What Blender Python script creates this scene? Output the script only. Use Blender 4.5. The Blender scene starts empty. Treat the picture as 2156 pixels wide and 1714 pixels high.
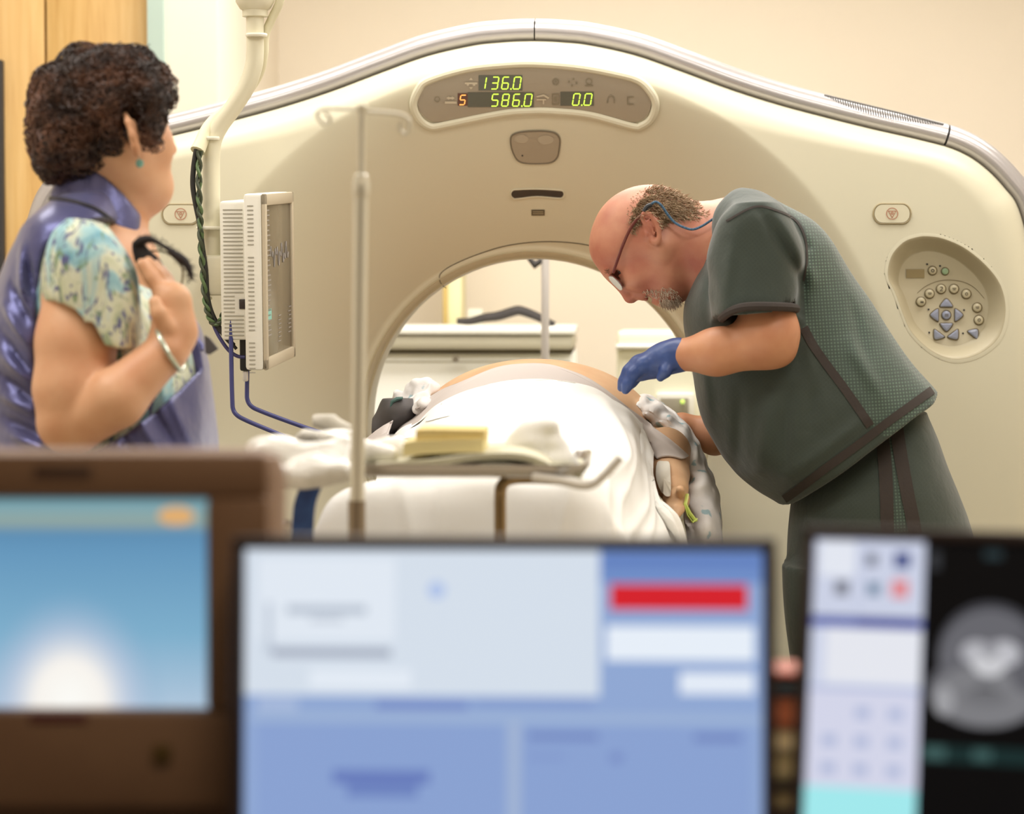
import bpy, bmesh, math, random
import numpy as np
from mathutils import Vector, Matrix
from mathutils.bvhtree import BVHTree
random.seed(7)
SC = bpy.context.scene
COL = SC.collection
# ------------------------------------------------------------------ camera (the place is built in metres, z up, y into the room)
FPX = 5275.0
CAM = np.array([0.165, -5.0, 1.30])
YAW = math.atan2(212.0, FPX); PIT = math.atan2(237.0, FPX)
FW = np.array([-math.sin(YAW)*math.cos(PIT), math.cos(YAW)*math.cos(PIT), -math.sin(PIT)])
RT = np.array([math.cos(YAW), math.sin(YAW), 0.0])
UP = np.cross(RT, FW)

def W(px, py, y):
    """point of the room on the plane at depth y that the photograph shows at (px, py)"""
    d = FW + RT*((px-1078.0)/FPX) + UP*((857.0-py)/FPX)
    return CAM + d*((y-CAM[1])/d[1])
def PROJ(P):
    q = np.asarray(P, float)-CAM
    z = q@FW
    return 1078+FPX*(q@RT)/z, 857-FPX*(q@UP)/z
def SCL(y):            # photo pixels per metre at depth y
    return FPX/(y-CAM[1])

def L(c):              # sRGB 0..255 -> linear
    o = []
    for v in c[:3]:
        v /= 255.0
        o.append(v/12.92 if v <= .04045 else ((v+.055)/1.055)**2.4)
    return (*o, 1.0)

# ------------------------------------------------------------------ materials
MATS = {}
def M(name, c, rough=.5, metal=0.0, spec=.5, var=None, bump=None, emit=0.0, trans=0.0, alpha=1.0, coat=0.0, sheen=0.0, sss=0.0, ior=None, coord='Object'):
    """var=(scale, second colour, detail, lo, hi) mottles the colour; bump=(scale, strength, distance)"""
    if name in MATS: return MATS[name]
    m = bpy.data.materials.new(name); m.use_nodes = True
    n = m.node_tree.nodes; l = m.node_tree.links
    b = n['Principled BSDF']
    b.inputs['Base Color'].default_value = L(c)
    b.inputs['Roughness'].default_value = rough
    b.inputs['Metallic'].default_value = metal
    b.inputs['Specular IOR Level'].default_value = spec
    b.inputs['Transmission Weight'].default_value = trans
    b.inputs['Alpha'].default_value = alpha
    b.inputs['Coat Weight'].default_value = coat
    b.inputs['Sheen Weight'].default_value = sheen
    if sss:
        b.inputs['Subsurface Weight'].default_value = sss
        b.inputs['Subsurface Radius'].default_value = (.012, .005, .003)
        b.inputs['Subsurface Scale'].default_value = 1.0
    if ior: b.inputs['IOR'].default_value = ior
    if emit:
        b.inputs['Emission Color'].default_value = L(c); b.inputs['Emission Strength'].default_value = emit
    tc = n.new('ShaderNodeTexCoord')
    if var:
        t = n.new('ShaderNodeTexNoise'); t.inputs['Scale'].default_value = var[0]; t.inputs['Detail'].default_value = var[2] if len(var) > 2 else 3
        r = n.new('ShaderNodeValToRGB'); r.color_ramp.elements[0].color = L(c); r.color_ramp.elements[1].color = L(var[1])
        r.color_ramp.elements[0].position = var[3] if len(var) > 3 else .35
        r.color_ramp.elements[1].position = var[4] if len(var) > 4 else .68
        l.new(tc.outputs[coord], t.inputs['Vector']); l.new(t.outputs['Fac'], r.inputs['Fac']); l.new(r.outputs['Color'], b.inputs['Base Color'])
        if emit: l.new(r.outputs['Color'], b.inputs['Emission Color'])
    else:
        t = n.new('ShaderNodeTexNoise'); t.inputs['Scale'].default_value = 9
        mr = n.new('ShaderNodeMapRange'); mr.inputs['To Min'].default_value = max(0, rough-.03); mr.inputs['To Max'].default_value = min(1, rough+.03)
        l.new(tc.outputs[coord], t.inputs['Vector']); l.new(t.outputs['Fac'], mr.inputs['Value']); l.new(mr.outputs['Result'], b.inputs['Roughness'])
    if bump:
        t2 = n.new('ShaderNodeTexNoise'); t2.inputs['Scale'].default_value = bump[0]; t2.inputs['Detail'].default_value = 4
        bp = n.new('ShaderNodeBump'); bp.inputs['Strength'].default_value = bump[1]; bp.inputs['Distance'].default_value = bump[2]
        l.new(tc.outputs[coord], t2.inputs['Vector']); l.new(t2.outputs['Fac'], bp.inputs['Height']); l.new(bp.outputs['Normal'], b.inputs['Normal'])
    MATS[name] = m
    return m

def ramp(n, stops, interp='LINEAR'):
    r = n.new('ShaderNodeValToRGB'); r.color_ramp.interpolation = interp
    e = r.color_ramp.elements
    while len(e) < len(stops): e.new(.5)
    for i, (p, c) in enumerate(stops): e[i].position = p; e[i].color = L(c)
    return r

# ------------------------------------------------------------------ objects
def mesh_obj(name, V, Fc, mats, parent=None, smooth=True, idx=None, auto=None):
    me = bpy.data.meshes.new(name)
    off = np.array(parent.location) if parent is not None and parent.get('own') else np.zeros(3)
    q = parent
    off = np.zeros(3)
    while q is not None:
        off = off+np.array(q.location); q = q.parent
    V = np.asarray(V, float).reshape(-1, 3)-off
    me.from_pydata(V.tolist(), [], Fc if isinstance(Fc, list) else Fc.tolist())
    if not isinstance(mats, (list, tuple)): mats = [mats]
    for m in mats: me.materials.append(m)
    if smooth: me.polygons.foreach_set('use_smooth', [True]*len(me.polygons))
    if idx is not None: me.polygons.foreach_set('material_index', np.asarray(idx, np.int32))
    me.update()
    if auto is not None:
        bm = bmesh.new(); bm.from_mesh(me)
        for e in bm.edges:
            if len(e.link_faces) == 2 and e.calc_face_angle(0) > auto: e.smooth = False
        bm.to_mesh(me); bm.free()
    o = bpy.data.objects.new(name, me); COL.objects.link(o)
    if parent is not None: o.parent = parent
    return o
def thing(name, label, cat, loc=(0, 0, 0), group=None):
    o = bpy.data.objects.new(name, None); COL.objects.link(o); o.location = [float(v) for v in loc]
    o.empty_display_size = .05
    return tag(o, label, cat, group)
def tag(o, label, cat=None, group=None, kind=None):
    if label: o['label'] = label
    if cat: o['category'] = cat
    if group: o['group'] = group
    if kind: o['kind'] = kind
    return o
def struct(o, label=None):
    o['kind'] = 'structure'
    if label: o['label'] = label
    return o

class MB:
    """collects shapes into one mesh"""
    def __init__(s): s.v = []; s.f = []; s.mi = []; s.cur = 0
    def add(s, V, Fc):
        o = len(s.v); s.v += [tuple(map(float, p)) for p in V]
        for f in Fc: s.f.append(tuple(i+o for i in f)); s.mi.append(s.cur)
        return s
    def box(s, c, size, bev=0.0, rot=None, seg=2):
        bm = bmesh.new(); bmesh.ops.create_cube(bm, size=1.0)
        bmesh.ops.scale(bm, vec=Vector(size), verts=bm.verts)
        if bev > 0: bmesh.ops.bevel(bm, geom=bm.edges[:], offset=min(bev, min(size)*.49), segments=seg, profile=.5, affect='EDGES')
        if rot is not None: bmesh.ops.transform(bm, matrix=rot.to_4x4(), verts=bm.verts)
        bm.verts.index_update()
        c = np.array(c, float)
        s.add([np.array(v.co)+c for v in bm.verts], [[v.index for v in f.verts] for f in bm.faces]); bm.free()
        return s
    def tube(s, P, r, n=10, cap=True, flat=None):
        P = [np.array(p, float) for p in P]
        R = r if isinstance(r, (list, tuple, np.ndarray)) else [r]*len(P)
        V = []; prev = None
        for i, p in enumerate(P):
            t = P[min(i+1, len(P)-1)]-P[max(i-1, 0)]; t = t/(np.linalg.norm(t)+1e-12)
            if prev is None:
                a = np.array([0, 0, 1.]) if abs(t[2]) < .9 else np.array([1., 0, 0])
                u = np.cross(t, a)
            else: u = prev-t*np.dot(prev, t)
            u = u/(np.linalg.norm(u)+1e-12); w = np.cross(t, u); prev = u
            for k in range(n):
                an = 2*math.pi*k/n
                V.append(p+R[i]*(math.cos(an)*u+math.sin(an)*w*(flat or 1)))
        Fc = []
        for i in range(len(P)-1):
            for k in range(n):
                Fc.append((i*n+k, i*n+(k+1) % n, (i+1)*n+(k+1) % n, (i+1)*n+k))
        if cap: Fc.append(tuple(range(n-1, -1, -1))); Fc.append(tuple((len(P)-1)*n+k for k in range(n)))
        return s.add(V, Fc)
    def lathe(s, c, prof, n=24, axis=(0, 0, 1)):
        """prof = [(radius, height)]"""
        ax = np.array(axis, float); ax /= np.linalg.norm(ax)
        a = np.array([1., 0, 0]) if abs(ax[0]) < .9 else np.array([0, 1., 0])
        u = np.cross(ax, a); u /= np.linalg.norm(u); w = np.cross(ax, u); c = np.array(c, float)
        V = []; Fc = []
        for r, h in prof:
            for k in range(n):
                an = 2*math.pi*k/n; V.append(c+ax*h+r*(math.cos(an)*u+math.sin(an)*w))
        for i in range(len(prof)-1):
            for k in range(n): Fc.append((i*n+k, i*n+(k+1) % n, (i+1)*n+(k+1) % n, (i+1)*n+k))
        Fc.append(tuple(range(n-1, -1, -1))); Fc.append(tuple((len(prof)-1)*n+k for k in range(n)))
        return s.add(V, Fc)
    def prism(s, pts, d):
        """closed outline (3-d points) thickened by vector d"""
        n = len(pts); d = np.array(d, float)
        V = [np.array(p, float) for p in pts]+[np.array(p, float)+d for p in pts]
        Fc = [tuple(range(n)), tuple(range(2*n-1, n-1, -1))]+[((i+1) % n, i, n+i, n+(i+1) % n) for i in range(n)]
        return s.add(V, Fc)
    def ball(s, c, r, n=12, m=8):
        r = (r, r, r) if not isinstance(r, (tuple, list)) else r
        V = []; Fc = []
        for i in range(m+1):
            th = math.pi*i/m
            for k in range(n):
                ph = 2*math.pi*k/n
                V.append((c[0]+r[0]*math.sin(th)*math.cos(ph), c[1]+r[1]*math.sin(th)*math.sin(ph), c[2]+r[2]*math.cos(th)))
        for i in range(m):
            for k in range(n): Fc.append((i*n+k, (i+1)*n+k, (i+1)*n+(k+1) % n, i*n+(k+1) % n))
        return s.add(V, Fc)
    def build(s, name, mats, parent=None, smooth=True, auto=.6):
        o = mesh_obj(name, s.v, s.f, mats, parent, smooth, s.mi, auto)
        bm = bmesh.new(); bm.from_mesh(o.data); bmesh.ops.recalc_face_normals(bm, faces=bm.faces); bm.to_mesh(o.data); bm.free()
        return o

def cr(pts, n, closed=False):
    """Catmull-Rom through the points, n samples in all"""
    P = np.array(pts, float); m = len(P)
    if closed: Q = np.vstack([P[-1], P, P[0], P[1]]); segs = m
    else: Q = np.vstack([2*P[0]-P[1], P, 2*P[-1]-P[-2]]); segs = m-1
    out = []
    for i in range(n):
        u = i/n*segs if closed else i/(n-1)*segs
        k = min(int(u), segs-1); t = u-k
        a, b, c, d = Q[k], Q[k+1], Q[k+2], Q[k+3]
        out.append(.5*((2*b)+(-a+c)*t+(2*a-5*b+4*c-d)*t*t+(-a+3*b-3*c+d)*t**3))
    return np.array(out)
def resamp(P, n):
    P = np.array(P, float); s = np.r_[0, np.cumsum(np.linalg.norm(np.diff(P, axis=0), axis=1))]
    u = np.linspace(0, s[-1], n)
    return np.stack([np.interp(u, s, P[:, k]) for k in range(P.shape[1])], 1)

# ------------------------------------------------------------------ smooth solids: distance fields turned into meshes
def smin(a, b, k):
    if k <= 0: return np.minimum(a, b)
    h = np.maximum(k-np.abs(a-b), 0)/k
    return np.minimum(a, b)-h*h*k*.25
class Field:
    def __init__(s, lo, hi, h):
        s.h = h; s.lo = np.array(lo, float)
        n = np.ceil((np.array(hi)-s.lo)/h).astype(int)+1
        s.ax = [(s.lo[i]+h*np.arange(n[i])).astype(np.float32) for i in range(3)]
        s.D = np.full(n, .2, np.float32)
    def _sl(s, lo, hi):
        sl = []
        for i in range(3):
            a = max(0, int((lo[i]-s.lo[i])/s.h)); b = min(len(s.ax[i]), int((hi[i]-s.lo[i])/s.h)+2)
            if b <= a: return None
            sl.append(slice(a, b))
        return tuple(sl)
    def grid(s, sl):
        return s.ax[0][sl[0]][:, None, None], s.ax[1][sl[1]][None, :, None], s.ax[2][sl[2]][None, None, :]
    def put(s, fn, lo, hi, k=.01, op='add'):
        sl = s._sl(lo, hi)
        if sl is None: return
        d = fn(*s.grid(sl))
        if op == 'add': s.D[sl] = smin(s.D[sl], d, k)
        elif op == 'sub': s.D[sl] = -smin(-s.D[sl], d, k)
        elif op == 'int': s.D[sl] = -smin(-s.D[sl], -d, k)
    def cap(s, a, b, ra, rb=None, k=.01, op='add', flat=None):
        """tapered capsule; flat=(unit vector, factor) squashes the section along that vector (factor>1 = thinner)"""
        a = np.array(a, float); b = np.array(b, float); rb = ra if rb is None else rb
        m = max(ra, rb)+max(k, .012)
        lo = np.minimum(a, b)-m; hi = np.maximum(a, b)+m
        ab = b-a; L2 = float(ab@ab)+1e-12
        def fn(X, Y, Z):
            t = np.clip(((X-a[0])*ab[0]+(Y-a[1])*ab[1]+(Z-a[2])*ab[2])/L2, 0, 1)
            vx = X-a[0]-t*ab[0]; vy = Y-a[1]-t*ab[1]; vz = Z-a[2]-t*ab[2]
            d2 = vx*vx+vy*vy+vz*vz
            if flat is not None:
                c = vx*flat[0][0]+vy*flat[0][1]+vz*flat[0][2]; d2 = d2+c*c*(flat[1]**2-1)
            return (np.sqrt(d2)-(ra+(rb-ra)*t)).astype(np.float32)
        s.put(fn, lo, hi, k, op)
    def chain(s, P, R, k=.008, **kw):
        for i in range(len(P)-1): s.cap(P[i], P[i+1], R[i], R[i+1], k, **kw)
    def ell(s, c, r, k=.01, op='add', rot=None):
        c = np.array(c, float); r = np.array(r, float)
        m = r.max()+max(k, .012) if rot is not None else r+max(k, .012)
        def fn(X, Y, Z):
            x, y, z = X-c[0], Y-c[1], Z-c[2]
            if rot is not None:
                x, y, z = [rot[i][0]*x+rot[i][1]*y+rot[i][2]*z for i in range(3)]
            k0 = np.sqrt((x/r[0])**2+(y/r[1])**2+(z/r[2])**2)
            k1 = np.sqrt((x/r[0]**2)**2+(y/r[1]**2)**2+(z/r[2]**2)**2)+1e-6
            return (k0*(k0-1)/k1).astype(np.float32)
        s.put(fn, c-m, c+m, k, op)
    def loft(s, A, a, n1, n2, st, k=.01, op='add', p=2.0, samp=60):
        """solid along unit axis a from A; st rows = (t, c1, r1, c2, r2)"""
        A, a, n1, n2 = [np.array(v, float) for v in (A, a, n1, n2)]
        st = cr(st, samp); st[:, 2] = np.maximum(st[:, 2], .002); st[:, 4] = np.maximum(st[:, 4], .002)
        o = np.argsort(st[:, 0]); st = st[o]
        corners = []
        for t, c1, r1, c2, r2 in st:
            for e in (-1, 1):
                for g in (-1, 1): corners.append(A+a*t+n1*(c1+e*r1)+n2*(c2+g*r2))
        corners = np.array(corners); m = max(k, .03)
        def fn(X, Y, Z):
            x, y, z = X-A[0], Y-A[1], Z-A[2]
            u = x*a[0]+y*a[1]+z*a[2]
            v1 = x*n1[0]+y*n1[1]+z*n1[2]; v2 = x*n2[0]+y*n2[1]+z*n2[2]
            c1, r1, c2, r2 = [np.interp(u, st[:, 0], st[:, i]) for i in range(1, 5)]
            q = (np.abs((v1-c1)/r1)**p+np.abs((v2-c2)/r2)**p)**(1/p)
            d = (q-1)*np.minimum(r1, r2)
            return np.maximum(d, np.maximum(st[0, 0]-u, u-st[-1, 0])).astype(np.float32)
        s.put(fn, corners.min(0)-m, corners.max(0)+m, k, op)
    def plane(s, p, nrm, k=.004):
        """keep the side the normal points away from"""
        p = np.array(p, float); nrm = np.array(nrm, float); nrm /= np.linalg.norm(nrm)
        X, Y, Z = s.grid((slice(None),)*3)
        d = ((X-p[0])*nrm[0]+(Y-p[1])*nrm[1]+(Z-p[2])*nrm[2]).astype(np.float32)
        s.D = -smin(-s.D, -d, k)
    def shell(s, t):
        s.D = np.maximum(s.D, -(s.D+t))
    def wob(s, amp, freq, seed=0, n=5, dirs=None):
        """gentle folds"""
        r = np.random.RandomState(seed); X, Y, Z = s.grid((slice(None),)*3)
        acc = 0
        for i in range(n):
            d = r.normal(size=3) if dirs is None else np.array(dirs)+r.normal(size=3)*.35
            d = d/np.linalg.norm(d)*freq*r.uniform(.6, 1.5)
            w = .6*np.sin(5*(X*r.normal()+Y*r.normal()+Z*r.normal()))
            acc = acc+np.sin(X*d[0]+Y*d[1]+Z*d[2]+r.uniform(0, 6.28)+w)
        s.D = (s.D+amp*acc/math.sqrt(n)).astype(np.float32)
    def mesh(s, smooth=1):
        D = s.D.copy()
        D[0] = D[-1] = .1; D[:, 0] = D[:, -1] = .1; D[:, :, 0] = D[:, :, -1] = .1
        S = D < 0
        c = [S[i:S.shape[0]-1+i, j:S.shape[1]-1+j, k:S.shape[2]-1+k] for i in (0, 1) for j in (0, 1) for k in (0, 1)]
        any_ = c[0].copy(); all_ = c[0].copy()
        for q in c[1:]: any_ |= q; all_ &= q
        act = any_ & ~all_
        I = np.argwhere(act); n = len(I)
        idm = np.full(act.shape, -1, np.int32); idm[act] = np.arange(n)
        pos = np.zeros((n, 3)); cnt = np.zeros(n)
        cor = [(i, j, k) for i in (0, 1) for j in (0, 1) for k in (0, 1)]
        val = {q: D[I[:, 0]+q[0], I[:, 1]+q[1], I[:, 2]+q[2]] for q in cor}
        for q in cor:
            for ax in range(3):
                if q[ax]: continue
                w = list(q); w[ax] = 1; w = tuple(w)
                va, vb = val[q], val[w]; m = (va < 0) != (vb < 0)
                t = va[m]/(va[m]-vb[m])
                pp = np.tile(np.array(q, float), (m.sum(), 1)); pp[:, ax] = t
                pos[m] += pp; cnt[m] += 1
        V = (I+pos/cnt[:, None])*s.h+s.lo
        Q = []
        for ax in range(3):
            b, g = [(1, 2), (2, 0), (0, 1)][ax]
            sl0 = [slice(None)]*3; sl1 = [slice(None)]*3
            sl0[ax] = slice(0, -1); sl1[ax] = slice(1, None)
            A = S[tuple(sl0)]; B = S[tuple(sl1)]
            E = np.argwhere(A != B)
            E = E[(E[:, b] > 0) & (E[:, g] > 0) & (E[:, b] < act.shape[b]) & (E[:, g] < act.shape[g])]
            flip = ~A[E[:, 0], E[:, 1], E[:, 2]]
            def cell(db, dg):
                T = E.copy(); T[:, b] -= db; T[:, g] -= dg
                return idm[T[:, 0], T[:, 1], T[:, 2]]
            q = np.stack([cell(1, 1), cell(0, 1), cell(0, 0), cell(1, 0)], 1)
            q[flip] = q[flip][:, ::-1]
            Q.append(q)
        Q = np.vstack(Q); Q = Q[(Q >= 0).all(1)]
        for _ in range(smooth):
            acc = np.zeros_like(V); k = np.zeros(len(V))
            for a in range(4):
                i, j = Q[:, a], Q[:, (a+1) % 4]
                for ax in range(3):
                    acc[:, ax] += np.bincount(i, V[j, ax], len(V))+np.bincount(j, V[i, ax], len(V))
                k += np.bincount(i, minlength=len(V))+np.bincount(j, minlength=len(V))
            V = V*.5+.5*acc/np.maximum(k, 1)[:, None]
        return V, Q
def biggest(V, Q):
    """only the largest connected piece of a mesh"""
    p = np.arange(len(V))
    while True:
        m = p[Q].min(1)
        q = p.copy()
        for a in range(4): np.minimum.at(q, Q[:, a], m)
        q = q[q]
        if (q == p).all(): break
        p = q
    r = np.bincount(p).argmax(); keep = p == r
    Q = Q[keep[Q[:, 0]]]; mp = np.cumsum(keep)-1
    return V[keep], mp[Q]
def bvh(V, Q):
    return BVHTree.FromPolygons([Vector(v) for v in V], [tuple(int(i) for i in q) for q in Q])
def ray(t, px, py, off=0.0):
    """point on a built surface seen at (px, py), lifted off it by off"""
    d = FW+RT*((px-1078.0)/FPX)+UP*((857.0-py)/FPX); d /= np.linalg.norm(d)
    h = t.ray_cast(Vector(CAM), Vector(d))
    if h[0] is None: return None
    return np.array(h[0])+np.array(h[1])*off*(1 if np.dot(np.array(h[1]), d) < 0 else -1)
def sdpoly(PX, PY, poly):
    """signed distance (photo pixels) of points to a closed outline"""
    P = np.array(poly, float); d = np.full(PX.shape, 1e9); ins = np.zeros(PX.shape, bool)
    for i in range(len(P)):
        a, b = P[i], P[(i+1) % len(P)]
        e = b-a; wx = PX-a[0]; wy = PY-a[1]
        t = np.clip((wx*e[0]+wy*e[1])/(e@e+1e-9), 0, 1)
        d = np.minimum(d, (wx-t*e[0])**2+(wy-t*e[1])**2)
        c = ((a[1] > PY) != (b[1] > PY)) & (PX < (b[0]-a[0])*(PY-a[1])/((b[1]-a[1])+1e-12)+a[0])
        ins ^= c
    return np.where(ins, -1, 1)*np.sqrt(d)
def bounds(a, b):
    """corners (px, py, y) -> the box that holds everything seen between them"""
    C = np.array([W(x, y, d) for x in (a[0], b[0]) for y in (a[1], b[1]) for d in (a[2], b[2])]); return C.min(0), C.max(0)
class Fig:
    """a figure standing at depth y: photo position + offset in depth -> point; pixel size -> metres"""
    def __init__(s, y): s.y = y; s.s = SCL(y)
    def p(s, px, py, dy=0.0): return W(px, py, s.y+dy)
    def r(s, v): return v/s.s
    def axis(s, A, B):
        a = s.p(*B)-s.p(*A); a[1] = 0; a /= np.linalg.norm(a)
        return s.p(*A), a, np.array([a[2], 0, -a[0]]), np.array([0, 1., 0])
    def st(s, rows):      # rows (t, lo, hi, depth centre, depth half) with t, lo, hi in photo pixels
        return [(t/s.s, (lo+hi)/2/s.s, (hi-lo)/2/s.s, c, d) for t, lo, hi, c, d in rows]
def strip_on(t, pts, w, off=.002, n=40, th=.0015):
    """a ribbon lying on a surface along photo points; w = half width in pixels"""
    P = cr(pts, n); V = []; Fc = []
    rows = []
    for i in range(n):
        d = P[min(i+1, n-1)]-P[max(i-1, 0)]; d /= np.linalg.norm(d)+1e-9; nn = np.array([-d[1], d[0]])
        row = [ray(t, *(P[i]+nn*w*e), off) for e in (-1, -.33, .33, 1)]
        if any(r is None for r in row): continue
        rows.append(row)
    for r in rows: V += r
    for i in range(len(rows)-1):
        for k in range(3): Fc.append((4*i+k, 4*i+k+1, 4*i+k+5, 4*i+k+4))
    return V, Fc
def tube_on(t, pts, r, off=0.0, n=40, sides=8):
    P = cr(pts, n); Q = [ray(t, p[0], p[1], off) for p in P]
    return [q for q in Q if q is not None]
# ------------------------------------------------------------------ the room
wallm = M('wall_paint', (234, 223, 206), .85, var=(1.3, (230, 219, 202), 2), bump=(160, .06, .002))
ceilm = M('ceiling_paint', (240, 236, 226), .9, bump=(90, .1, .002))
floorm = M('vinyl_floor', (176, 166, 146), .4, var=(30, (164, 154, 134), 6))
def slab(name, lo, hi, m, label=None):
    lo = np.array(lo, float); hi = np.array(hi, float)
    return struct(MB().box((lo+hi)/2, hi-lo).build(name, m, smooth=False), label)
XL, XR, YB, YF, ZC = -2.6, 2.7, 2.7, -2.9, 2.72
slab('floor', (XL-.1, -5.9, -.1), (XR+.1, YB+.1, 0), floorm, 'pale speckled vinyl floor')
slab('ceiling', (XL-.1, -5.9, ZC), (XR+.1, YB+.1, ZC+.1), ceilm, 'white ceiling')
slab('wall_back', (XL-.1, YB, 0), (XR+.1, YB+.1, ZC), wallm, 'cream wall behind the scanner')
slab('wall_right', (XR, -5.9, 0), (XR+.1, YB, ZC), wallm, 'cream wall on the right')
# the left part of the back wall steps forward; the wooden door is set in it
YD = 1.5
xc = W(458, 300, YD)[0]; xf1 = W(350, 300, YD)[0]; xf0 = W(316, 300, YD)[0]
slab('wall_left', (XL-.1, -5.9, 0), (XL, YB, ZC), wallm, 'cream wall on the left')
slab('wall_door', (xf1-.001, YD, 0), (xc, YB, ZC), wallm, 'cream wall beside the wooden door')
slab('wall_door_side', (XL, YD+.12, 0), (xf1-.002, YD+.2, ZC), wallm)
slab('wall_lintel', (XL, YD, 2.42), (xf1-.002, YD+.12, ZC), wallm)
frm = M('door_frame_paint', (176, 196, 186), .45, var=(6, (170, 190, 182)))
slab('trim_1', (xf0, YD-.03, 0), (xf1, YD+.1, 2.42), frm, 'pale grey-green metal door frame')
def wood():
    m = M('blond_wood', (205, 165, 100), .42)
    n = m.node_tree.nodes; l = m.node_tree.links; b = n['Principled BSDF']
    tc = n.new('ShaderNodeTexCoord'); mp = n.new('ShaderNodeMapping'); mp.inputs['Scale'].default_value = (14, 14, .9)
    t = n.new('ShaderNodeTexNoise'); t.inputs['Scale'].default_value = 3.2; t.inputs['Detail'].default_value = 6; t.inputs['Distortion'].default_value = .6
    r = ramp(n, [(.25, (196, 152, 86)), (.5, (212, 172, 106)), (.75, (222, 186, 124))])
    l.new(tc.outputs['Object'], mp.inputs['Vector']); l.new(mp.outputs['Vector'], t.inputs['Vector']); l.new(t.outputs['Fac'], r.inputs['Fac']); l.new(r.outputs['Color'], b.inputs['Base Color'])
    return m
woodm = wood()
dk = M('dark_rubber', (42, 38, 36), .6)
x93 = W(94, 300, YD)[0]; x0 = W(3, 300, YD)[0]
door = thing('door_1', 'blond wood double door with a pale grey-green frame', None, (x93, YD, 0)); del door['label']; struct(door, 'blond wood double door behind the woman')
MB().box(((x93+.003+xf0-.003)/2, YD+.04, 1.2), (xf0-x93-.006, .045, 2.4), .003).build('door_leaf', woodm, door)
MB().box((x93-.003-.45, YD+.04, 1.2), (.9, .045, 2.4), .003).build('door_leaf', woodm, door)
MB().box((x0-.006, YD+.004, 1.0), (.022, .03, 1.82), .003).build('edge_guard', dk, door)
# wall between the scanner room and the control room, with its wide opening
FT = .12
slab('wall_front', (XL, YF, 0), (XR, YF+FT, .78), wallm, 'low wall under the control room window')
slab('wall_front_top', (XL, YF, 2.15), (XR, YF+FT, ZC), wallm)
slab('wall_front_left', (XL, YF, .78), (-1.25, YF+FT, 2.15), wallm)
slab('wall_front_right', (1.35, YF, .78), (XR, YF+FT, 2.15), wallm)
# ------------------------------------------------------------------ CT scanner
GC = np.array([0.0, 0.0, 1.023])
shellm = M('cream_plastic', (216, 211, 187), .38, spec=.45, bump=(700, .03, .0006))
trimm = M('silver_grey_trim', (188, 184, 184), .3, metal=.45)
linem = M('seam_gap_dark', (92, 84, 66), .8)  # dark brown of the seam line and the joint backing
greym = M('taupe_panel', (164, 153, 133), .35)
YE = .05
half = [(1130, 82), (1190, 84), (1250, 90), (1350, 112), (1450, 147), (1550, 184), (1650, 216), (1750, 243), (1850, 268), (1950, 291), (2025, 312), (2080, 343), (2130, 392), (2165, 450)]
hp = [W(px, py, YE) for px, py in half]
x00 = hp[0][0]
hp = [(p[0]-x00, p[2]) for p in hp]+[(1.018, 1.30), (1.035, 1.15), (1.04, .9), (1.03, .5), (1.0, .2), (.93, .08), (.8, .05)]
right = cr(hp[1:], 260)
pts = np.vstack([[(0, hp[0][1])], right, [(0, .05)]])
ang = np.arctan2(pts[:, 0], pts[:, 1]-GC[2]); rad = np.hypot(pts[:, 0], pts[:, 1]-GC[2])
ou = np.argsort(ang); ang, rad = ang[ou], rad[ou]
def rout(x, z):
    """outline radius in the direction of (x, z) seen from the bore axis; 0 = up, symmetric"""
    return np.interp(np.abs(np.arctan2(x, z-GC[2])), ang, rad)
RD, RL, RT0 = .735, .378, .352
def surf(x, z):
    r = np.hypot(x, z-GC[2]); e = rout(x, z)-r
    s = np.clip((RD-r)/(RD-RL), 0, 1)
    y = .25*(s**1.25)
    e0 = .075
    q = np.clip((e0-e)/e0, 0, 1)
    y = y+.075*(1-np.sqrt(np.maximum(0, 1-q*q)))
    u = np.clip((RL-r)/(RL-RT0), 0, 1)
    y = y+.05*(1-np.sqrt(np.maximum(0, 1-u*u)))
    return y
def S(px, py, off=0.0):
    y = 0.1
    for _ in range(14):
        p = W(px, py, y); y = .5*y+.5*float(surf(p[0], p[2]))
    p = W(px, py, y); p[1] -= off
    return p
scan = thing('ct_scanner', 'large cream CT scanner with a round bore and lit green display', 'scanner', (0, .45, 0))
key_out = [(1871, 568), (1880, 537), (1904, 511), (1931, 501), (1953, 499), (1986, 504), (2031, 524), (2075, 560), (2104, 599), (2115, 644), (2110, 688), (2093, 719), (2059, 744), (2019, 755), (1986, 750), (1953, 732), (1920, 699), (1904, 666), (1886, 617), (1873, 591)]
key_out = cr(key_out, 72, True)
kc = key_out.mean(0)
NA = 900
th = np.linspace(-math.pi, math.pi, NA, endpoint=False)
V = []; rows = 0
ro = np.interp(np.abs(th), ang, rad)
dirx, dirz = np.sin(th), np.cos(th)
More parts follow.
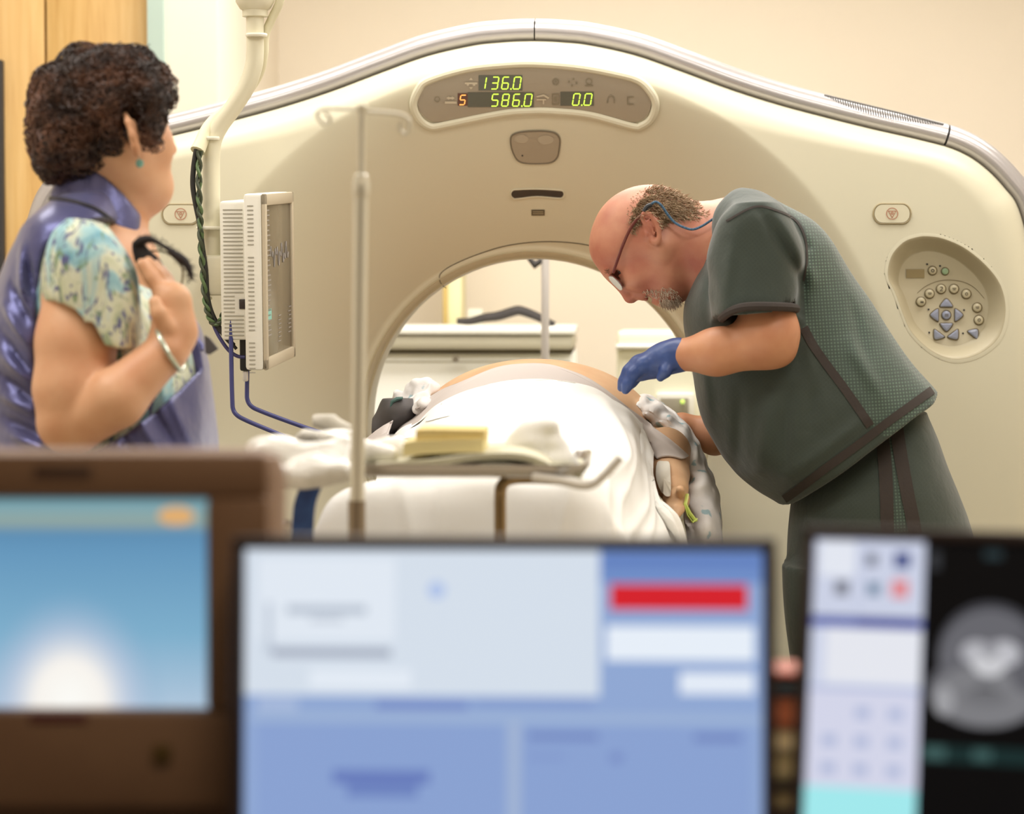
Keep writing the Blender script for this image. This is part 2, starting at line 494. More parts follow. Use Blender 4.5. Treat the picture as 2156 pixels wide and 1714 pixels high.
# rear flare and throat
for r, y in [(.50, .93), (.47, .90), (.40, .72), (RT0+.006, .48), (RT0, .36)]:
    V.append(np.stack([dirx*r, np.full(NA, y), GC[2]+dirz*r], 1))
for t in list(np.linspace(0, 1, 14)):           # front lip
    r = RT0+(RL-RT0)*t
    x, z = dirx*r, GC[2]+dirz*r
    V.append(np.stack([x, surf(x, z), z], 1))
for t in np.linspace(0, 1, 110)[1:]:
    tt = t if t < .9 else t
    r = RL+(ro-RL)*(1-(1-tt)**1.15)
    x, z = dirx*r, GC[2]+dirz*r
    V.append(np.stack([x, surf(x, z), z], 1))
V.append(np.stack([dirx*(ro-.004), np.full(NA, .12), GC[2]+dirz*(ro-.004)], 1))
V.append(np.stack([dirx*(ro-.02), np.full(NA, .5), GC[2]+dirz*(ro-.02)], 1))
V.append(np.stack([dirx*(ro-.03), np.full(NA, .90), GC[2]+dirz*(ro-.03)], 1))
V.append(np.stack([dirx*(ro-.09), np.full(NA, .93), GC[2]+dirz*(ro-.09)], 1))
V.append(V[0].copy())
nr = len(V); VV = np.vstack(V)
ii, jj = np.meshgrid(np.arange(nr-1), np.arange(NA), indexing='ij')
Q = np.stack([ii*NA+jj, ii*NA+(jj+1) % NA, (ii+1)*NA+(jj+1) % NA, (ii+1)*NA+jj], -1).reshape(-1, 4)
kpx, kpy = PROJ(VV); ins = (sdpoly(kpx, kpy, key_out) < 1) & (VV[:, 1] < .2)
Q = Q[~ins[Q].any(1)]
Q = Q[:, ::-1]
sh = mesh_obj('shell', VV, Q, shellm, scan)

def patch(outline, off, rings=5, edge=.004, base=None, name='panel', mat=greym, parent=scan, c=None):
    """a plate that follows the scanner's front, with a small edge running back into it"""
    o = np.array(outline, float); c = o.mean(0) if c is None else np.array(c, float); n = len(o)
    V = [S(c[0], c[1], off)]
    for k in range(1, rings+1):
        for p in o: q = c+(p-c)*k/rings; V.append(S(q[0], q[1], off))
    for p in o: V.append(S(p[0], p[1], -edge))
    Fc = [(0, 1+i, 1+(i+1) % n) for i in range(n)]
    for k in range(rings):
        a, b = 1+k*n, 1+(k+1)*n
        for i in range(n): Fc.append((a+i, b+i, b+(i+1) % n, a+(i+1) % n))
    return mesh_obj(name, V, Fc, mat, parent, auto=.7)
def ribbon(pts, w, off, name, mat, parent, closed=False, n=80, catmull=True):
    P = cr(pts, n, closed) if catmull else np.array(pts, float); n = len(P); V = []; Fc = []
    for i in range(n):
        a = P[(i-1) % n] if closed else P[max(i-1, 0)]; b = P[(i+1) % n] if closed else P[min(i+1, n-1)]
        d = b-a; d /= np.linalg.norm(d)+1e-9; nn = np.array([-d[1], d[0]])
        for e in (-1, 1):
            q = P[i]+nn*w*e; V.append(S(q[0], q[1], off))
    for i in range(n if closed else n-1):
        j = (i+1) % n; Fc.append((2*i, 2*i+1, 2*j+1, 2*j))
    return V, Fc
def line(pts, w, off, name, mat, parent, closed=False, n=80, catmull=True):
    return mesh_obj(name, *ribbon(pts, w, off, name, mat, parent, closed, n, catmull), mat, parent)

# grey bumper trim around the edge: four lengths with gaps between them
def trim(a0, a1, name, steps=160):
    V = []; m = 14
    for i in range(steps+1):
        t = a0+(a1-a0)*i/steps
        r = np.interp(abs(t), ang, rad)
        dt = .004; r1 = np.interp(abs(t+dt), ang, rad); r0 = np.interp(abs(t-dt), ang, rad)
        T = np.array([math.sin(t+dt)*r1-math.sin(t-dt)*r0, math.cos(t+dt)*r1-math.cos(t-dt)*r0]); T /= np.linalg.norm(T)
        N = np.array([-T[1], T[0]])
        if N@np.array([math.sin(t), math.cos(t)]) < 0: N = -N
        base = np.array([math.sin(t)*r, math.cos(t)*r])
        for k in range(m):
            an = math.pi*(1-k/(m-1))
            hgt = .002+.045*(.5+.5*math.cos(math.pi-an)) if False else 0
            # section: front-low edge -> over the bulge -> rear
            prof = [(-.004, .075), (-.003, .058), (.003, .046), (.012, .040), (.022, .041), (.031, .048), (.038, .060), (.043, .078), (.046, .10), (.047, .14), (.046, .3), (.045, .5), (.035, .53), (-.004, .53)]
            h, y = prof[k]
            p = base+N*h
            V.append((p[0], y, GC[2]+p[1]))
    Fc = []
    for i in range(steps):
        for k in range(m): Fc.append((i*m+k, i*m+(k+1) % m, (i+1)*m+(k+1) % m, (i+1)*m+k))
    Fc.append(tuple(range(m))); Fc.append(tuple(steps*m+k for k in range(m-1, -1, -1)))
    mb = MB(); mb.add(V, Fc)
    return mb.build(name, trimm, scan, auto=.9)
sp = W(2025, 288, .06); ash = math.atan2(sp[0]-x00, sp[2]-GC[2])
gp = .0016
c0 = .009
t_r = trim(c0+gp, ash-gp, 'edge_trim'); trim(-ash+gp, c0-gp, 'edge_trim')
trim(ash+gp, 2.55, 'corner_trim'); trim(-2.55, -ash-gp, 'corner_trim')
# dark backing seen in the gaps
for a in (c0, ash, -ash):
    r = np.interp(abs(a), ang, rad); 
    p = np.array([math.sin(a)*(r+.02), .28, GC[2]+math.cos(a)*(r+.02)])
    MB().box(p, (.02, .42, .034), rot=Matrix.Rotation(a, 3, 'Y')).build('joint', linem, scan)
# vent slits on the right-hand trim
ventm = M('vent_dark', (70, 66, 62), .7)
tb = bvh([v.co+Vector((0, .45, 0)) for v in t_r.data.vertices], [tuple(p.vertices) for p in t_r.data.polygons])
mb = MB()
ns = 46
for i in range(ns):
    f = (i+.5)/ns; px = 1740+f*(1980-1740); py = float(np.interp(px, [1735, 1812, 1901, 1987], [200, 219, 240, 262]))+1
    hgt = 17*math.sin(math.pi*f**.85)**.7
    col = []
    for k in range(7):
        u = k/6; col += [ray(tb, px+3*u+e, py+hgt*u, .0012) for e in (-.9, .9)]
    if any(q is None for q in col): continue
    mb.add(col, [(2*k, 2*k+1, 2*k+3, 2*k+2) for k in range(6)])
vl = strip_on(tb, [(1735, 200.5), (1812, 219), (1901, 240.5), (1987, 263)], 1.1, .0014)
mb.add(*vl)
mb.build('vent', ventm, scan)

# bore ring, dish crease and the seam of the front plate
ring = MB()
for r, w in ((RT0+.004, .0035), (RT0+.016, .0025)):
    ring.tube([(math.sin(t)*r, float(surf(math.sin(t)*r, GC[2]+math.cos(t)*r)), GC[2]+math.cos(t)*r) for t in np.linspace(0, 2*math.pi, 180)], w, 6, False)
ring.build('bore_ring', M('ring_plastic', (196, 188, 158), .4), scan)
line([(940, 607), (931, 600), (926, 590), (928, 576), (950, 560), (1000, 538), (1070, 517), (1150, 509), (1230, 515), (1300, 535), (1345, 558), (1375, 580)], .8, .0012, 'plate_seam', linem, scan)

# the display
dcx = lambda u, v: (860+u/3.993, 120+v/3.993)
dout = [dcx(*q) for q in [(80, 380), (120, 285), (200, 215), (500, 135), (800, 103), (1060, 95), (1400, 118), (1700, 165), (1900, 215), (2000, 300), (2040, 390), (2005, 490), (1930, 540), (1850, 545), (1500, 462), (1200, 436), (1050, 434), (850, 445), (600, 485), (300, 542), (220, 548), (150, 515), (100, 455)]]
dout = cr(dout, 120, True)
disp = patch(dout, .004, 8, .003, name='display_panel', c=(1125, 195))
disp['label'] = 'taupe curved display panel'
# soft raised surround
so = np.array(dout); sc_ = np.array((1125, 200))
mbs = MB()
P = [S(*(sc_+(p-sc_)*np.array([1.04, 1.16])), .002) for p in so]
mbs.tube(P+[P[0], P[1]], .0085, 10, False); mbs.build('display_surround', shellm, scan)
winm = M('readout_window', (92, 94, 80), .3); redw = M('red_readout_window', (96, 60, 44), .3)
def rect(x0, y0, x1, y1, off, name, mat, parent):
    V = []; nx = 6
    for i in range(nx+1):
        for y in (y0, y1): V.append(S(x0+(x1-x0)*i/nx, y, off))
    Fc = [(2*i, 2*i+1, 2*i+3, 2*i+2) for i in range(nx)]
    return mesh_obj(name, V, Fc, mat, parent)
for r, m in (((1008, 159, 1100, 191), winm), ((985, 195, 1124, 226), winm), ((1180, 194, 1250, 223), winm), ((964, 197, 985, 223), redw)):
    rect(*r, .0055, 'readout_window', m, disp)
led = M('green_led', (206, 244, 84), .4, emit=1.1); ledo = M('orange_led', (255, 176, 92), .4, emit=1.1)
SEG = {'0': 'abcdef', '1': 'bc', '3': 'abcdg', '5': 'afgcd', '6': 'afgedc', '8': 'abcdefg'}
def digit(ch, x0, y0, w, h, mat, t=2.3, slant=4):
    mb = MB(); m = h/2
    def P(u, v): return S(x0+u*w+slant*(1-v)-2, y0+v*h, .007)
    g = .10
    segs = {'a': ((g, 0), (1-g, 0)), 'd': ((g, 1), (1-g, 1)), 'g': ((g, .5), (1-g, .5)), 'f': ((0, .06), (0, .45)), 'e': ((0, .55), (0, .94)), 'b': ((1, .06), (1, .45)), 'c': ((1, .55), (1, .94))}
    for s in SEG[ch]:
        (u0, v0), (u1, v1) = segs[s]
        if s in 'adg': q = [P(u0, v0-t/2/h), P(u1, v0-t/2/h), P(u1+.05, v0), P(u1, v0+t/2/h), P(u0, v0+t/2/h), P(u0-.05, v0)]
        else: q = [P(u0-t/2/w, v0), P(u0-t/2/w, v1), P(u0, v1+.03), P(u0+t/2/w, v1), P(u0+t/2/w, v0), P(u0, v0-.03)]
        mb.add(q, [(0, 1, 2, 3, 4, 5)])
    return mb
def readout(items, mat, name='readout'):
    mb = MB()
    for it in items:
        if it[0] == '.':
            x, y = it[1], it[2]; mb.add([S(x-1.4, y-1.6, .007), S(x+1.4, y-1.6, .007), S(x+1.4, y+1.6, .007), S(x-1.4, y+1.6, .007)], [(0, 1, 2, 3)])
        else:
            d = digit(*it, mat); mb.add(d.v, d.f)
    return mb.build(name, mat, disp, smooth=False)
readout([('1', 1010, 163, 13, 25), ('3', 1036, 163, 13, 25), ('6', 1058, 163, 13, 25), ('.', 1076, 188), ('0', 1082, 163, 14, 25)], led)
readout([('5', 1036, 199, 13, 25), ('8', 1058, 199, 13, 25), ('6', 1081, 199, 13, 25), ('.', 1099, 224), ('0', 1105, 199, 14, 25)], led)
readout([('0', 1207, 198, 13, 24), ('.', 1225, 222), ('0', 1231, 198, 14, 24)], led)
readout([('5', 969, 201, 11, 20)], ledo)
icm = M('icon_white', (206, 196, 172), .4); icd = M('icon_dim', (140, 132, 110), .5)
def icon(polys, mat):
    mb = MB()
    for q in polys: mb.add([S(x, y, .0062) for x, y in q], [tuple(range(len(q)))])
    mb.build('icon', mat, disp, smooth=False)
R4 = lambda x0, y0, x1, y1: [(x0, y0), (x1, y0), (x1, y1), (x0, y1)]
icon([R4(979, 174, 1005, 178), R4(983, 178, 988, 181), R4(996, 178, 1001, 181), [(992, 164), (996, 169), (988, 169)], [(992, 189), (988, 184), (996, 184)]], icm)
icon([R4(937, 214, 962, 219), [(940, 207), (946, 203), (946, 211)], [(958, 207), (952, 203), (952, 211)], R4(945, 205, 953, 209)], icm)
icon([R4(1130, 209, 1150, 212), [(1129, 203), (1145, 199), (1157, 206), (1154, 209), (1145, 203), (1131, 206)], R4(1143, 212, 1146, 220)], icm)
def ringpoly(cx, cy, r0, r1, n=14):
    return [[(cx+r*math.cos(a), cy+r*math.sin(a)) for r, a in ((r0, 2*math.pi*i/n), (r1, 2*math.pi*i/n), (r1, 2*math.pi*(i+1)/n), (r0, 2*math.pi*(i+1)/n))] for i in range(n)]
icon(ringpoly(1170, 173, 5, 7)+[[(1168+q[0], 171+q[1]) for q in ((0, 0), (4, 0), (4, 4), (0, 4))]], icd)
icon([[(1206+8*math.cos(a)-2, 174+7*math.sin(a)-2), (1206+8*math.cos(a)+2, 174+7*math.sin(a)-2), (1206+8*math.cos(a)+2, 174+7*math.sin(a)+2), (1206+8*math.cos(a)-2, 174+7*math.sin(a)+2)] for a in (.2, 1.77, 3.34, 4.9)], icd)
icon(ringpoly(1240, 172, 5, 7)+[R4(1231, 180, 1249, 182)], icd)
icon(ringpoly(921, 210, 4.5, 6), icd)
icon([R4(1163, 198, 1176, 200), R4(1163, 219, 1176, 221), R4(1162, 198, 1164, 221), R4(1175, 198, 1177, 221), R4(1167, 204, 1172, 215)], icd)
icon(ringpoly(1286, 210, 6, 8)[7:]+[R4(1278, 210, 1280, 218), R4(1292, 210, 1294, 218)], icd)
icon([R4(1320, 204, 1334, 206), R4(1320, 219, 1334, 221), R4(1320, 204, 1322, 221)], icd)

# sensor window, laser slit, small label plate
so = cr([(1077, 292), (1083, 284), (1100, 279), (1127, 277), (1154, 278), (1170, 283), (1177, 294), (1176, 312), (1172, 330), (1162, 340), (1145, 343), (1110, 343), (1093, 338), (1084, 326), (1078, 308)], 60, True)
sens = patch(so, .003, 4, .003, name='sensor_window')
P = [S(*(so.mean(0)+(p-so.mean(0))*1.03), .002) for p in so]; MB().tube(P+P[:2], .0018, 6, False).build('bezel', M('taupe_edge', (120, 110, 92), .5), sens)
gl = M('smoked_lens', (176, 166, 146), .15)
for c, r in (((1098, 293), (15, 9)), ((1149, 295), (17, 10))):
    o = [(c[0]+r[0]*math.cos(a), c[1]+r[1]*math.sin(a)) for a in np.linspace(0, 2*math.pi, 20, endpoint=False)]
    patch(o, .0042, 2, -.003, name='lens', mat=gl, parent=sens)
patch([(1100+2*math.cos(a), 328+2*math.sin(a)) for a in np.linspace(0, 2*math.pi, 10, endpoint=False)], .0045, 1, -.003, name='pinhole', mat=ventm, parent=sens)
slit = cr([(1076, 409), (1080, 402), (1090, 400), (1131, 399), (1174, 401), (1184, 403), (1187, 409), (1183, 415), (1174, 416), (1131, 413), (1090, 417), (1081, 416)], 48, True)
patch(slit, .002, 3, .003, name='laser_slit', mat=M('black_glass', (34, 30, 26), .12), parent=scan)
P = [S(*(slit.mean(0)+(p-slit.mean(0))*np.array([1.02, 1.15])), .001) for p in slit]; MB().tube(P+P[:2], .002, 6, False).build('slit_rim', shellm, scan)
lab = patch([(1119, 442), (1147, 442), (1147, 454), (1119, 454)], .0015, 2, .002, name='label_plate', mat=M('label_dark', (96, 86, 66), .5))
for y in (446, 450): line([(1122, y), (1144, y)], .8, .0025, 'print', M('label_print', (176, 166, 136), .5), lab, n=4, catmull=False)

# two emergency stop pads
pinkm = M('stop_symbol_red', (176, 112, 84), .5); padm = M('stop_pad', (216, 210, 184), .4)
def stop(cx, cy):
    o = []
    for a in np.linspace(0, 2*math.pi, 64, endpoint=False):
        x, y = math.cos(a), math.sin(a)
        o.append((cx+(20 if x > 0 else -20)*(abs(x) > 1e-6)+17*x, cy+19*y))
    o2 = [(cx+(p[0]-cx)*1.06, cy+(p[1]-cy)*1.1) for p in o]
    st = patch(o, .003, 3, .003, name='stop_pad', mat=padm)
    P = [S(p[0], p[1], .001) for p in o2]; MB().tube(P+P[:2], .002, 6, False).build('groove', M('groove_tan', (160, 146, 112), .6), st)
    mb = MB()
    for q in ringpoly(cx, cy, 11, 12.6, 24)+[[(cx-9, cy-6), (cx+9, cy-6), (cx+7, cy-4.5), (cx-7, cy-4.5)], [(cx-9, cy-6), (cx-7, cy-5), (cx+.5, cy+8), (cx-.5, cy+9.5)], [(cx+9, cy-6), (cx+.5, cy+9.5), (cx-.5, cy+8), (cx+7, cy-5)]]+ringpoly(cx, cy-1, 1.5, 3, 8):
        mb.add([S(x, y, .0042) for x, y in q], [tuple(range(len(q)))])
    mb.build('symbol', pinkm, st, smooth=False)
stop(1878, 450); stop(381, 451)

# recessed keypad
bowl = M('tan_bowl', (180, 170, 142), .45)
kb = []
kn = len(key_out)
def kring(sx, shift, depth):
    return [S(*(kc+shift+(p-kc)*sx), -depth) for p in key_out]
rings = [kring(1.07, 0, -.0004), kring(1.015, 0, -.0010), kring(1.0, 0, -.0008), kring(.965, 0, .004), kring(.86, np.array([0, 2.]), .020), kring(.80, np.array([0, 3.]), .030), kring(.775, np.array([0, 3.]), .032)]
V = [p for r in rings for p in r]; Fc = []
idx = []
for i in range(len(rings)-1):
    for k in range(kn):
        Fc.append((i*kn+k, (i+1)*kn+k, (i+1)*kn+(k+1) % kn, i*kn+(k+1) % kn)); idx.append(0 if i < 1 else 1)
V.append(S(kc[0], kc[1]+3, -.032))
for k in range(kn): Fc.append(((len(rings)-1)*kn+k, len(V)-1, (len(rings)-1)*kn+(k+1) % kn)); idx.append(2)
keyp = mesh_obj('keypad', V, Fc, [shellm, bowl, M('keypad_floor', (192, 183, 156), .45)], scan, idx=idx, auto=1.0)
keyp['label'] = 'tan recessed keypad'
kx = lambda u, v: (1820+u/4.512, 400+v/4.512)
bkm = M('button_tan', (196, 187, 158), .3); bkr = M('button_ring', (126, 114, 88), .5); bkb = M('button_blue', (150, 156, 176), .25); bkd = M('button_print', (92, 84, 66), .5); bkg = M('button_green', (150, 176, 140), .3)
def kS(x, y, off): return S(x, y, -.032+off)
def button(outline, mat, mark=None):
    o = np.array(outline, float); c = o.mean(0); n = len(o)
    V = []
    for sc, off in ((1.0, 0), (1.0, .003), (.86, .0055), (.5, .0065)):
        V += [kS(*(c+(p-c)*sc), off) for p in o]
    Fc = [(i*n+k, (i+1)*n+k, (i+1)*n+(k+1) % n, i*n+(k+1) % n) for i in range(3) for k in range(n)]; Fc.append(tuple(3*n+k for k in range(n)))
    mb = MB().add(V, Fc); mb.cur = 1
    P = [kS(*(c+(p-c)*1.08), .0008) for p in o]; mb.tube(P+P[:2], .0013, 5, False); mb.cur = 2
    for q in mark or []: mb.add([kS(x, y, .0072) for x, y in q], [tuple(range(len(q)))])
    mb.build('button', [mat, bkr, bkd], keyp)
def circ(cx, cy, r, n=20): return [(cx+r*math.cos(a), cy+r*math.sin(a)) for a in np.linspace(0, 2*math.pi, n, endpoint=False)]
def two(cx, cy):
    return [R4(cx-3, cy-5, cx+2.5, cy-3.4), R4(cx+1.2, cy-4, cx+3, cy-.5), [(cx+1.4, cy-1), (cx+3, cy-.2), (cx-1.6, cy+3.6), (cx-3, cy+3.2)], R4(cx-3, cy+3.2, cx+3.2, cy+4.8)]
for k, (u, v) in enumerate([(555, 1062), (637, 985), (747, 940), (870, 940), (988, 988), (1092, 1118), (1108, 1237)]):
    cx, cy = kx(u, v)
    mk = two(cx, cy) if k == 2 else ([R4(cx-2, cy-1, cx+5, cy+3)] if k == 0 else [R4(cx-4, cy-2, cx+4, cy-.5), R4(cx-3, cy+1, cx+3, cy+2.4)] if k in (1, 3, 5) else ringpoly(cx, cy, 2, 3.4, 8))
    button(circ(cx, cy, 9.3), bkm, mk)
cx, cy = kx(665, 765); button(circ(cx, cy, 8.5), bkm, ringpoly(cx, cy, 2, 4, 8))
cx, cy = kx(785, 772); button(circ(cx, cy, 7.2), bkg)
cx, cy = kx(797, 1190); button(circ(cx, cy, 9.2), bkb, [R4(cx-4, cy-2, cx+4, cy-.6), R4(cx-4, cy+1, cx+4, cy+2.4)])
def tri(cx, cy, a, s=1.0):
    q = [(-13, 6), (-8, -3), (0, -10), (8, -3), (13, 6), (5, 7), (-5, 7)]
    return cr([(cx+s*(x*math.cos(a)-y*math.sin(a)), cy+s*(x*math.sin(a)+y*math.cos(a))) for x, y in q], 24, True)
for u, v, a in ((798, 1080, 0), (798, 1300, math.pi), (690, 1190, -math.pi/2), (910, 1190, math.pi/2), (715, 1385, -2.5), (875, 1385, 2.5), (1065, 1362, .7)):
    button(tri(*kx(u, v), a), bkb)
for u, v in ((615, 704), (738, 720), (628, 1136), (967, 1142), (634, 1357), (957, 1365)):
    cx, cy = kx(u, v); mesh_obj('indicator_dot', [kS(x, y, .0012) for x, y in circ(cx, cy, 2.2, 10)], [tuple(range(10))], ventm, keyp, False)
x0, y0 = kx(415, 752); x1, y1 = kx(588, 835)
mesh_obj('keypad_readout', [kS(x, y, .0015) for x, y in R4(x0, y0, x1, y1)], [(0, 1, 2, 3)], M('dim_readout', (150, 134, 96), .4), keyp)
q = cr([kx(*p) for p in [(520, 980), (600, 915), (720, 865), (850, 855), (980, 880), (1080, 940), (1160, 1030)]], 40)
V = []; Fc = []
for i, p in enumerate(q):
    V += [kS(p[0], p[1]-.7, .001), kS(p[0], p[1]+.7, .001)]
    if i: Fc.append((2*i-2, 2*i-1, 2*i+1, 2*i))
mesh_obj('keypad_arc', V, Fc, bkr, keyp)
# plinth under the shell
MB().box((0, .48, .045), (1.5, .6, .09), .01).build('plinth', M('plinth_grey', (120, 116, 108), .5), scan)
# ------------------------------------------------------------------ what stands behind the scanner, seen through the bore
whitem = M('white_laminate', (250, 249, 242), .35)
creamm = M('cream_steel', (242, 239, 216), .4)
steel = M('brushed_steel', (190, 186, 180), .25, metal=.9)
blackm = M('black_strap', (46, 40, 38), .6, bump=(300, .2, .002))
def wbox(mb, x0, y0, x1, y1, yf, dep, bev=.006):
    a = W(x0, y1, yf); b = W(x1, y0, yf)
    mb.box(((a[0]+b[0])/2, yf+dep/2, (a[2]+b[2])/2), (b[0]-a[0], dep, b[2]-a[2]), bev); return mb
YS = 1.75
bed = thing('storage_counter', 'long white storage counter with grey edge behind the scanner bore', 'counter', (W(950, 700, YS)[0], YS+.3, 0))
a = W(560, 742, YS); b = W(1212, 742, YS)
MB().box(((a[0]+b[0])/2, YS+.31, a[2]/2), (b[0]-a[0], .56, a[2]), .01).build('cabinet', whitem, bed)
wbox(MB(), 560, 735, 1205, 743, YS+.02, .5, .002).build('gap', M('gap_brown', (96, 86, 66), .7), bed)
wbox(MB(), 556, 706, 1208, 736, YS-.01, .58, .012).build('edge_band', M('band_grey', (196, 190, 170), .4), bed)
wbox(MB(), 556, 688, 1212, 705, YS-.02, .6, .008).build('top', whitem, bed)
MB().lathe(W(960, 756, YS+.002), [(.006, 0), (.006, .012), (.009, .014), (.009, .02)], 12, (0, -1, 0)).build('knob', steel, bed)
wbox(MB(), 560, 760, 1200, 763, YS+.028, .006, .001).build('drawer_line', M('band_grey', (196, 190, 170)), bed)
zt = W(1000, 688, YS)[2]
# strap lying on the counter
Pt = [W(x, y, YS+.12) for x, y in [(962, 676), (990, 676), (1020, 669), (1050, 665), (1080, 656), (1095, 654), (1125, 664), (1150, 676), (1168, 684)]]
mb = MB(); mb.tube(cr(Pt, 40), [.012+.008*math.sin(math.pi*i/39) for i in range(40)], 10, flat=.7)
st = mb.build('restraint_strap', blackm); tag(st, 'black folded strap lying on the white counter behind the bore', 'strap')
wbox(MB(), 982, 648, 1016, 668, YS+.2, .1, .006); bx = wbox(MB(), 984, 650, 1016, 689, YS+.3, .08, .006).build('supply_box', M('box_grey', (206, 202, 184), .5)); tag(bx, 'small grey box on the counter behind the black strap', 'box')
wbox(MB(), 934, 596, 946, 662, YB-.05, .05, .003)
cl = thing('wall_column', 'narrow pale yellow cabinet standing behind the counter', 'cabinet', (W(950, 600, 2.45)[0], 2.5, 0))
a = W(932, 598, 2.4); b = W(972, 598, 2.4)
MB().box(((a[0]+b[0])/2, 2.5, 1.0), (b[0]-a[0], .2, 2.0), .005).build('body', M('pale_yellow', (232, 224, 178), .5), cl)
MB().box((a[0]+.008, 2.395, 1.0), (.014, .012, 2.0), .003).build('edge_strip', M('ochre_edge', (196, 170, 100), .5), cl)
# grey pole with a dark clamp
YP = 1.45
pl = thing('drip_pole', 'grey upright pole with dark clamp seen through the bore', 'pole', (W(1148, 600, YP)[0], YP, 0))
xp = W(1148, 600, YP)[0]
MB().lathe((xp, YP, .06), [(.0105, 0), (.0105, 1.5)], 16).build('post', M('pole_grey', (206, 200, 198), .4), pl)
mb = MB()
for k in range(5):
    an = 2*math.pi*k/5; mb.tube([(xp, YP, .09), (xp+.25*math.cos(an), YP+.25*math.sin(an), .05)], .014, 8)
mb.build('base', steel, pl)
c = W(1126, 552, YP); MB().tube([W(1113, 543, YP), W(1126, 558, YP), W(1144, 546, YP)], [.006, .011, .006], 8).build('clamp', blackm, pl)
# cart with a small screen on the right
YC = 1.5
ct = thing('supply_cart', 'cream cart with a small grey screen behind the bore', 'cart', (W(1390, 800, YC)[0], YC+.25, 0))
a = W(1298, 730, YC); b = W(1560, 730, YC)
MB().box(((a[0]+b[0])/2, YC+.2, (a[2]+.1)/2+.04), (b[0]-a[0], .4, a[2]-.1), .02).build('body', creamm, ct)
wbox(MB(), 1296, 726, 1562, 736, YC-.012, .42, .006).build('top', whitem, ct)
wbox(MB(), 1382, 828, 1462, 900, YC-.02, .03, .005).build('screen_frame', whitem, ct)
wbox(MB(), 1390, 838, 1450, 893, YC-.024, .02, .002).build('screen', M('grey_screen', (166, 160, 146), .3), ct)
MB().ball(W(1437, 846, YC-.03), .006).build('indicator', M('green_light', (196, 226, 110), .4, emit=.8), ct)
for dx in (.03, .2):
    for dz in (.06, .34): MB().lathe((a[0]+dx*1.0, YC+dz, .05), [(.02, -.012), (.045, -.012), (.045, .012), (.02, .012)], 16, (1, 0, 0)).build('caster', dk, ct)
wbox(MB(), 1318, 700, 1368, 726, YC+.05, .14, .02); t1 = wbox(MB(), 1336, 698, 1394, 726, YC+.05, .16, .02).build('folded_towel', M('towel_white', (246, 244, 234), .9, bump=(200, .3, .003))); tag(t1, 'folded white towel on top of the cream cart behind the bore', 'towel')
# ------------------------------------------------------------------ patient table, patient and drapes
YT0, YT1 = -1.42, .75
tab = thing('patient_table', 'cream scanner table under the draped patient', 'table', (.0, -.7, 0))
MB().box((.02, -.75, .06), (.56, 1.15, .12), .03).build('foot', M('plinth_grey', (120, 116, 108), .5), tab)
MB().box((.02, -.75, .42), (.46, 1.0, .64), .05).build('pedestal', shellm, tab)
MB().box((.02, -.72, .765), (.50, 1.3, .07), .02).build('bed_frame', creamm, tab)
mb = MB(); pr = []
for i in range(21):
    u = -1+2*i/20; pr.append((.02+.25*u, .862-.055*(1-u*u)))
low = [(x, z-.022) for x, z in pr][::-1]
prof = pr+low
V = [(x, YT0, z) for x, z in prof]+[(x, YT1, z) for x, z in prof]; n = len(prof)
mb.add(V, [tuple(range(n)), tuple(range(2*n-1, n-1, -1))]+[((i+1) % n, i, n+i, n+(i+1) % n) for i in range(n)])
mb.build('cradle', M('cradle_dark', (62, 62, 62), .4), tab)
# ---- patient
skin2 = M('skin_patient', (216, 178, 140), .5, var=(14, (206, 162, 124), 3), bump=(220, .12, .001), sss=.06)
pat = thing('person', 'person lying on the scanner table under white drapes, bare midriff showing', 'person', (.02, -.3, .86))
H = .0045
lo = (-.36, -1.5, .80); hi = (.42, .62, 1.24)
f = Field(lo, hi, H)
sB = SCL(-.22)
c0 = W(1128, 905, -.22)
f.loft((0, 0, 0), (0, 1, 0), (1, 0, 0), (0, 0, 1), [
    (-.72, c0[0], .165, .975, .09), (-.60, c0[0], .185, .985, .115), (-.42, c0[0], .212, 1.012, .138), (-.22, c0[0], .233, 1.030, .147),
    (-.05, c0[0], .215, 1.02, .135), (.12, c0[0], .21, 1.01, .125), (.24, c0[0], .17, 1.0, .10)], k=.02, p=2.02)
for e in (-1, 1):
    f.cap((c0[0]+e*.10, -.66, .975), (c0[0]+e*.10, -1.05, .965), .085, .062, k=.03)
    f.cap((c0[0]+e*.10, -1.05, .965), (c0[0]+e*.09, -1.36, .935), .058, .042, k=.02)
    f.cap((c0[0]+e*.09, -1.36, .935), (c0[0]+e*.10, -1.40, 1.02), .036, .03, k=.02)
f.cap((c0[0], .22, 1.0), (c0[0], .36, 1.0), .06, .055, k=.03)
f.ell((c0[0], .44, 1.0), (.078, .105, .10), k=.02)
# arm at the right of the picture, elbow towards us, hand low near the hip
sh_ = (c0[0]+.19, .10, 1.0); el = W(1400, 955, -.42); wr = W(1418, 1030, -.62); 
f.cap(sh_, (W(1385, 940, -.2)), .044, .042, k=.03); f.cap(W(1385, 940, -.2), el, .042, .044, k=.02)
f.cap(el, W(1408, 1000, -.52), .047, .036, k=.012); f.cap(W(1408, 1000, -.52), wr, .036, .027, k=.01)
f.cap((c0[0]-.19, .10, .98), (W(868, 915, -.2)), .044, .04, k=.03); f.cap(W(868, 915, -.2), W(880, 960, -.5), .038, .03, k=.02)
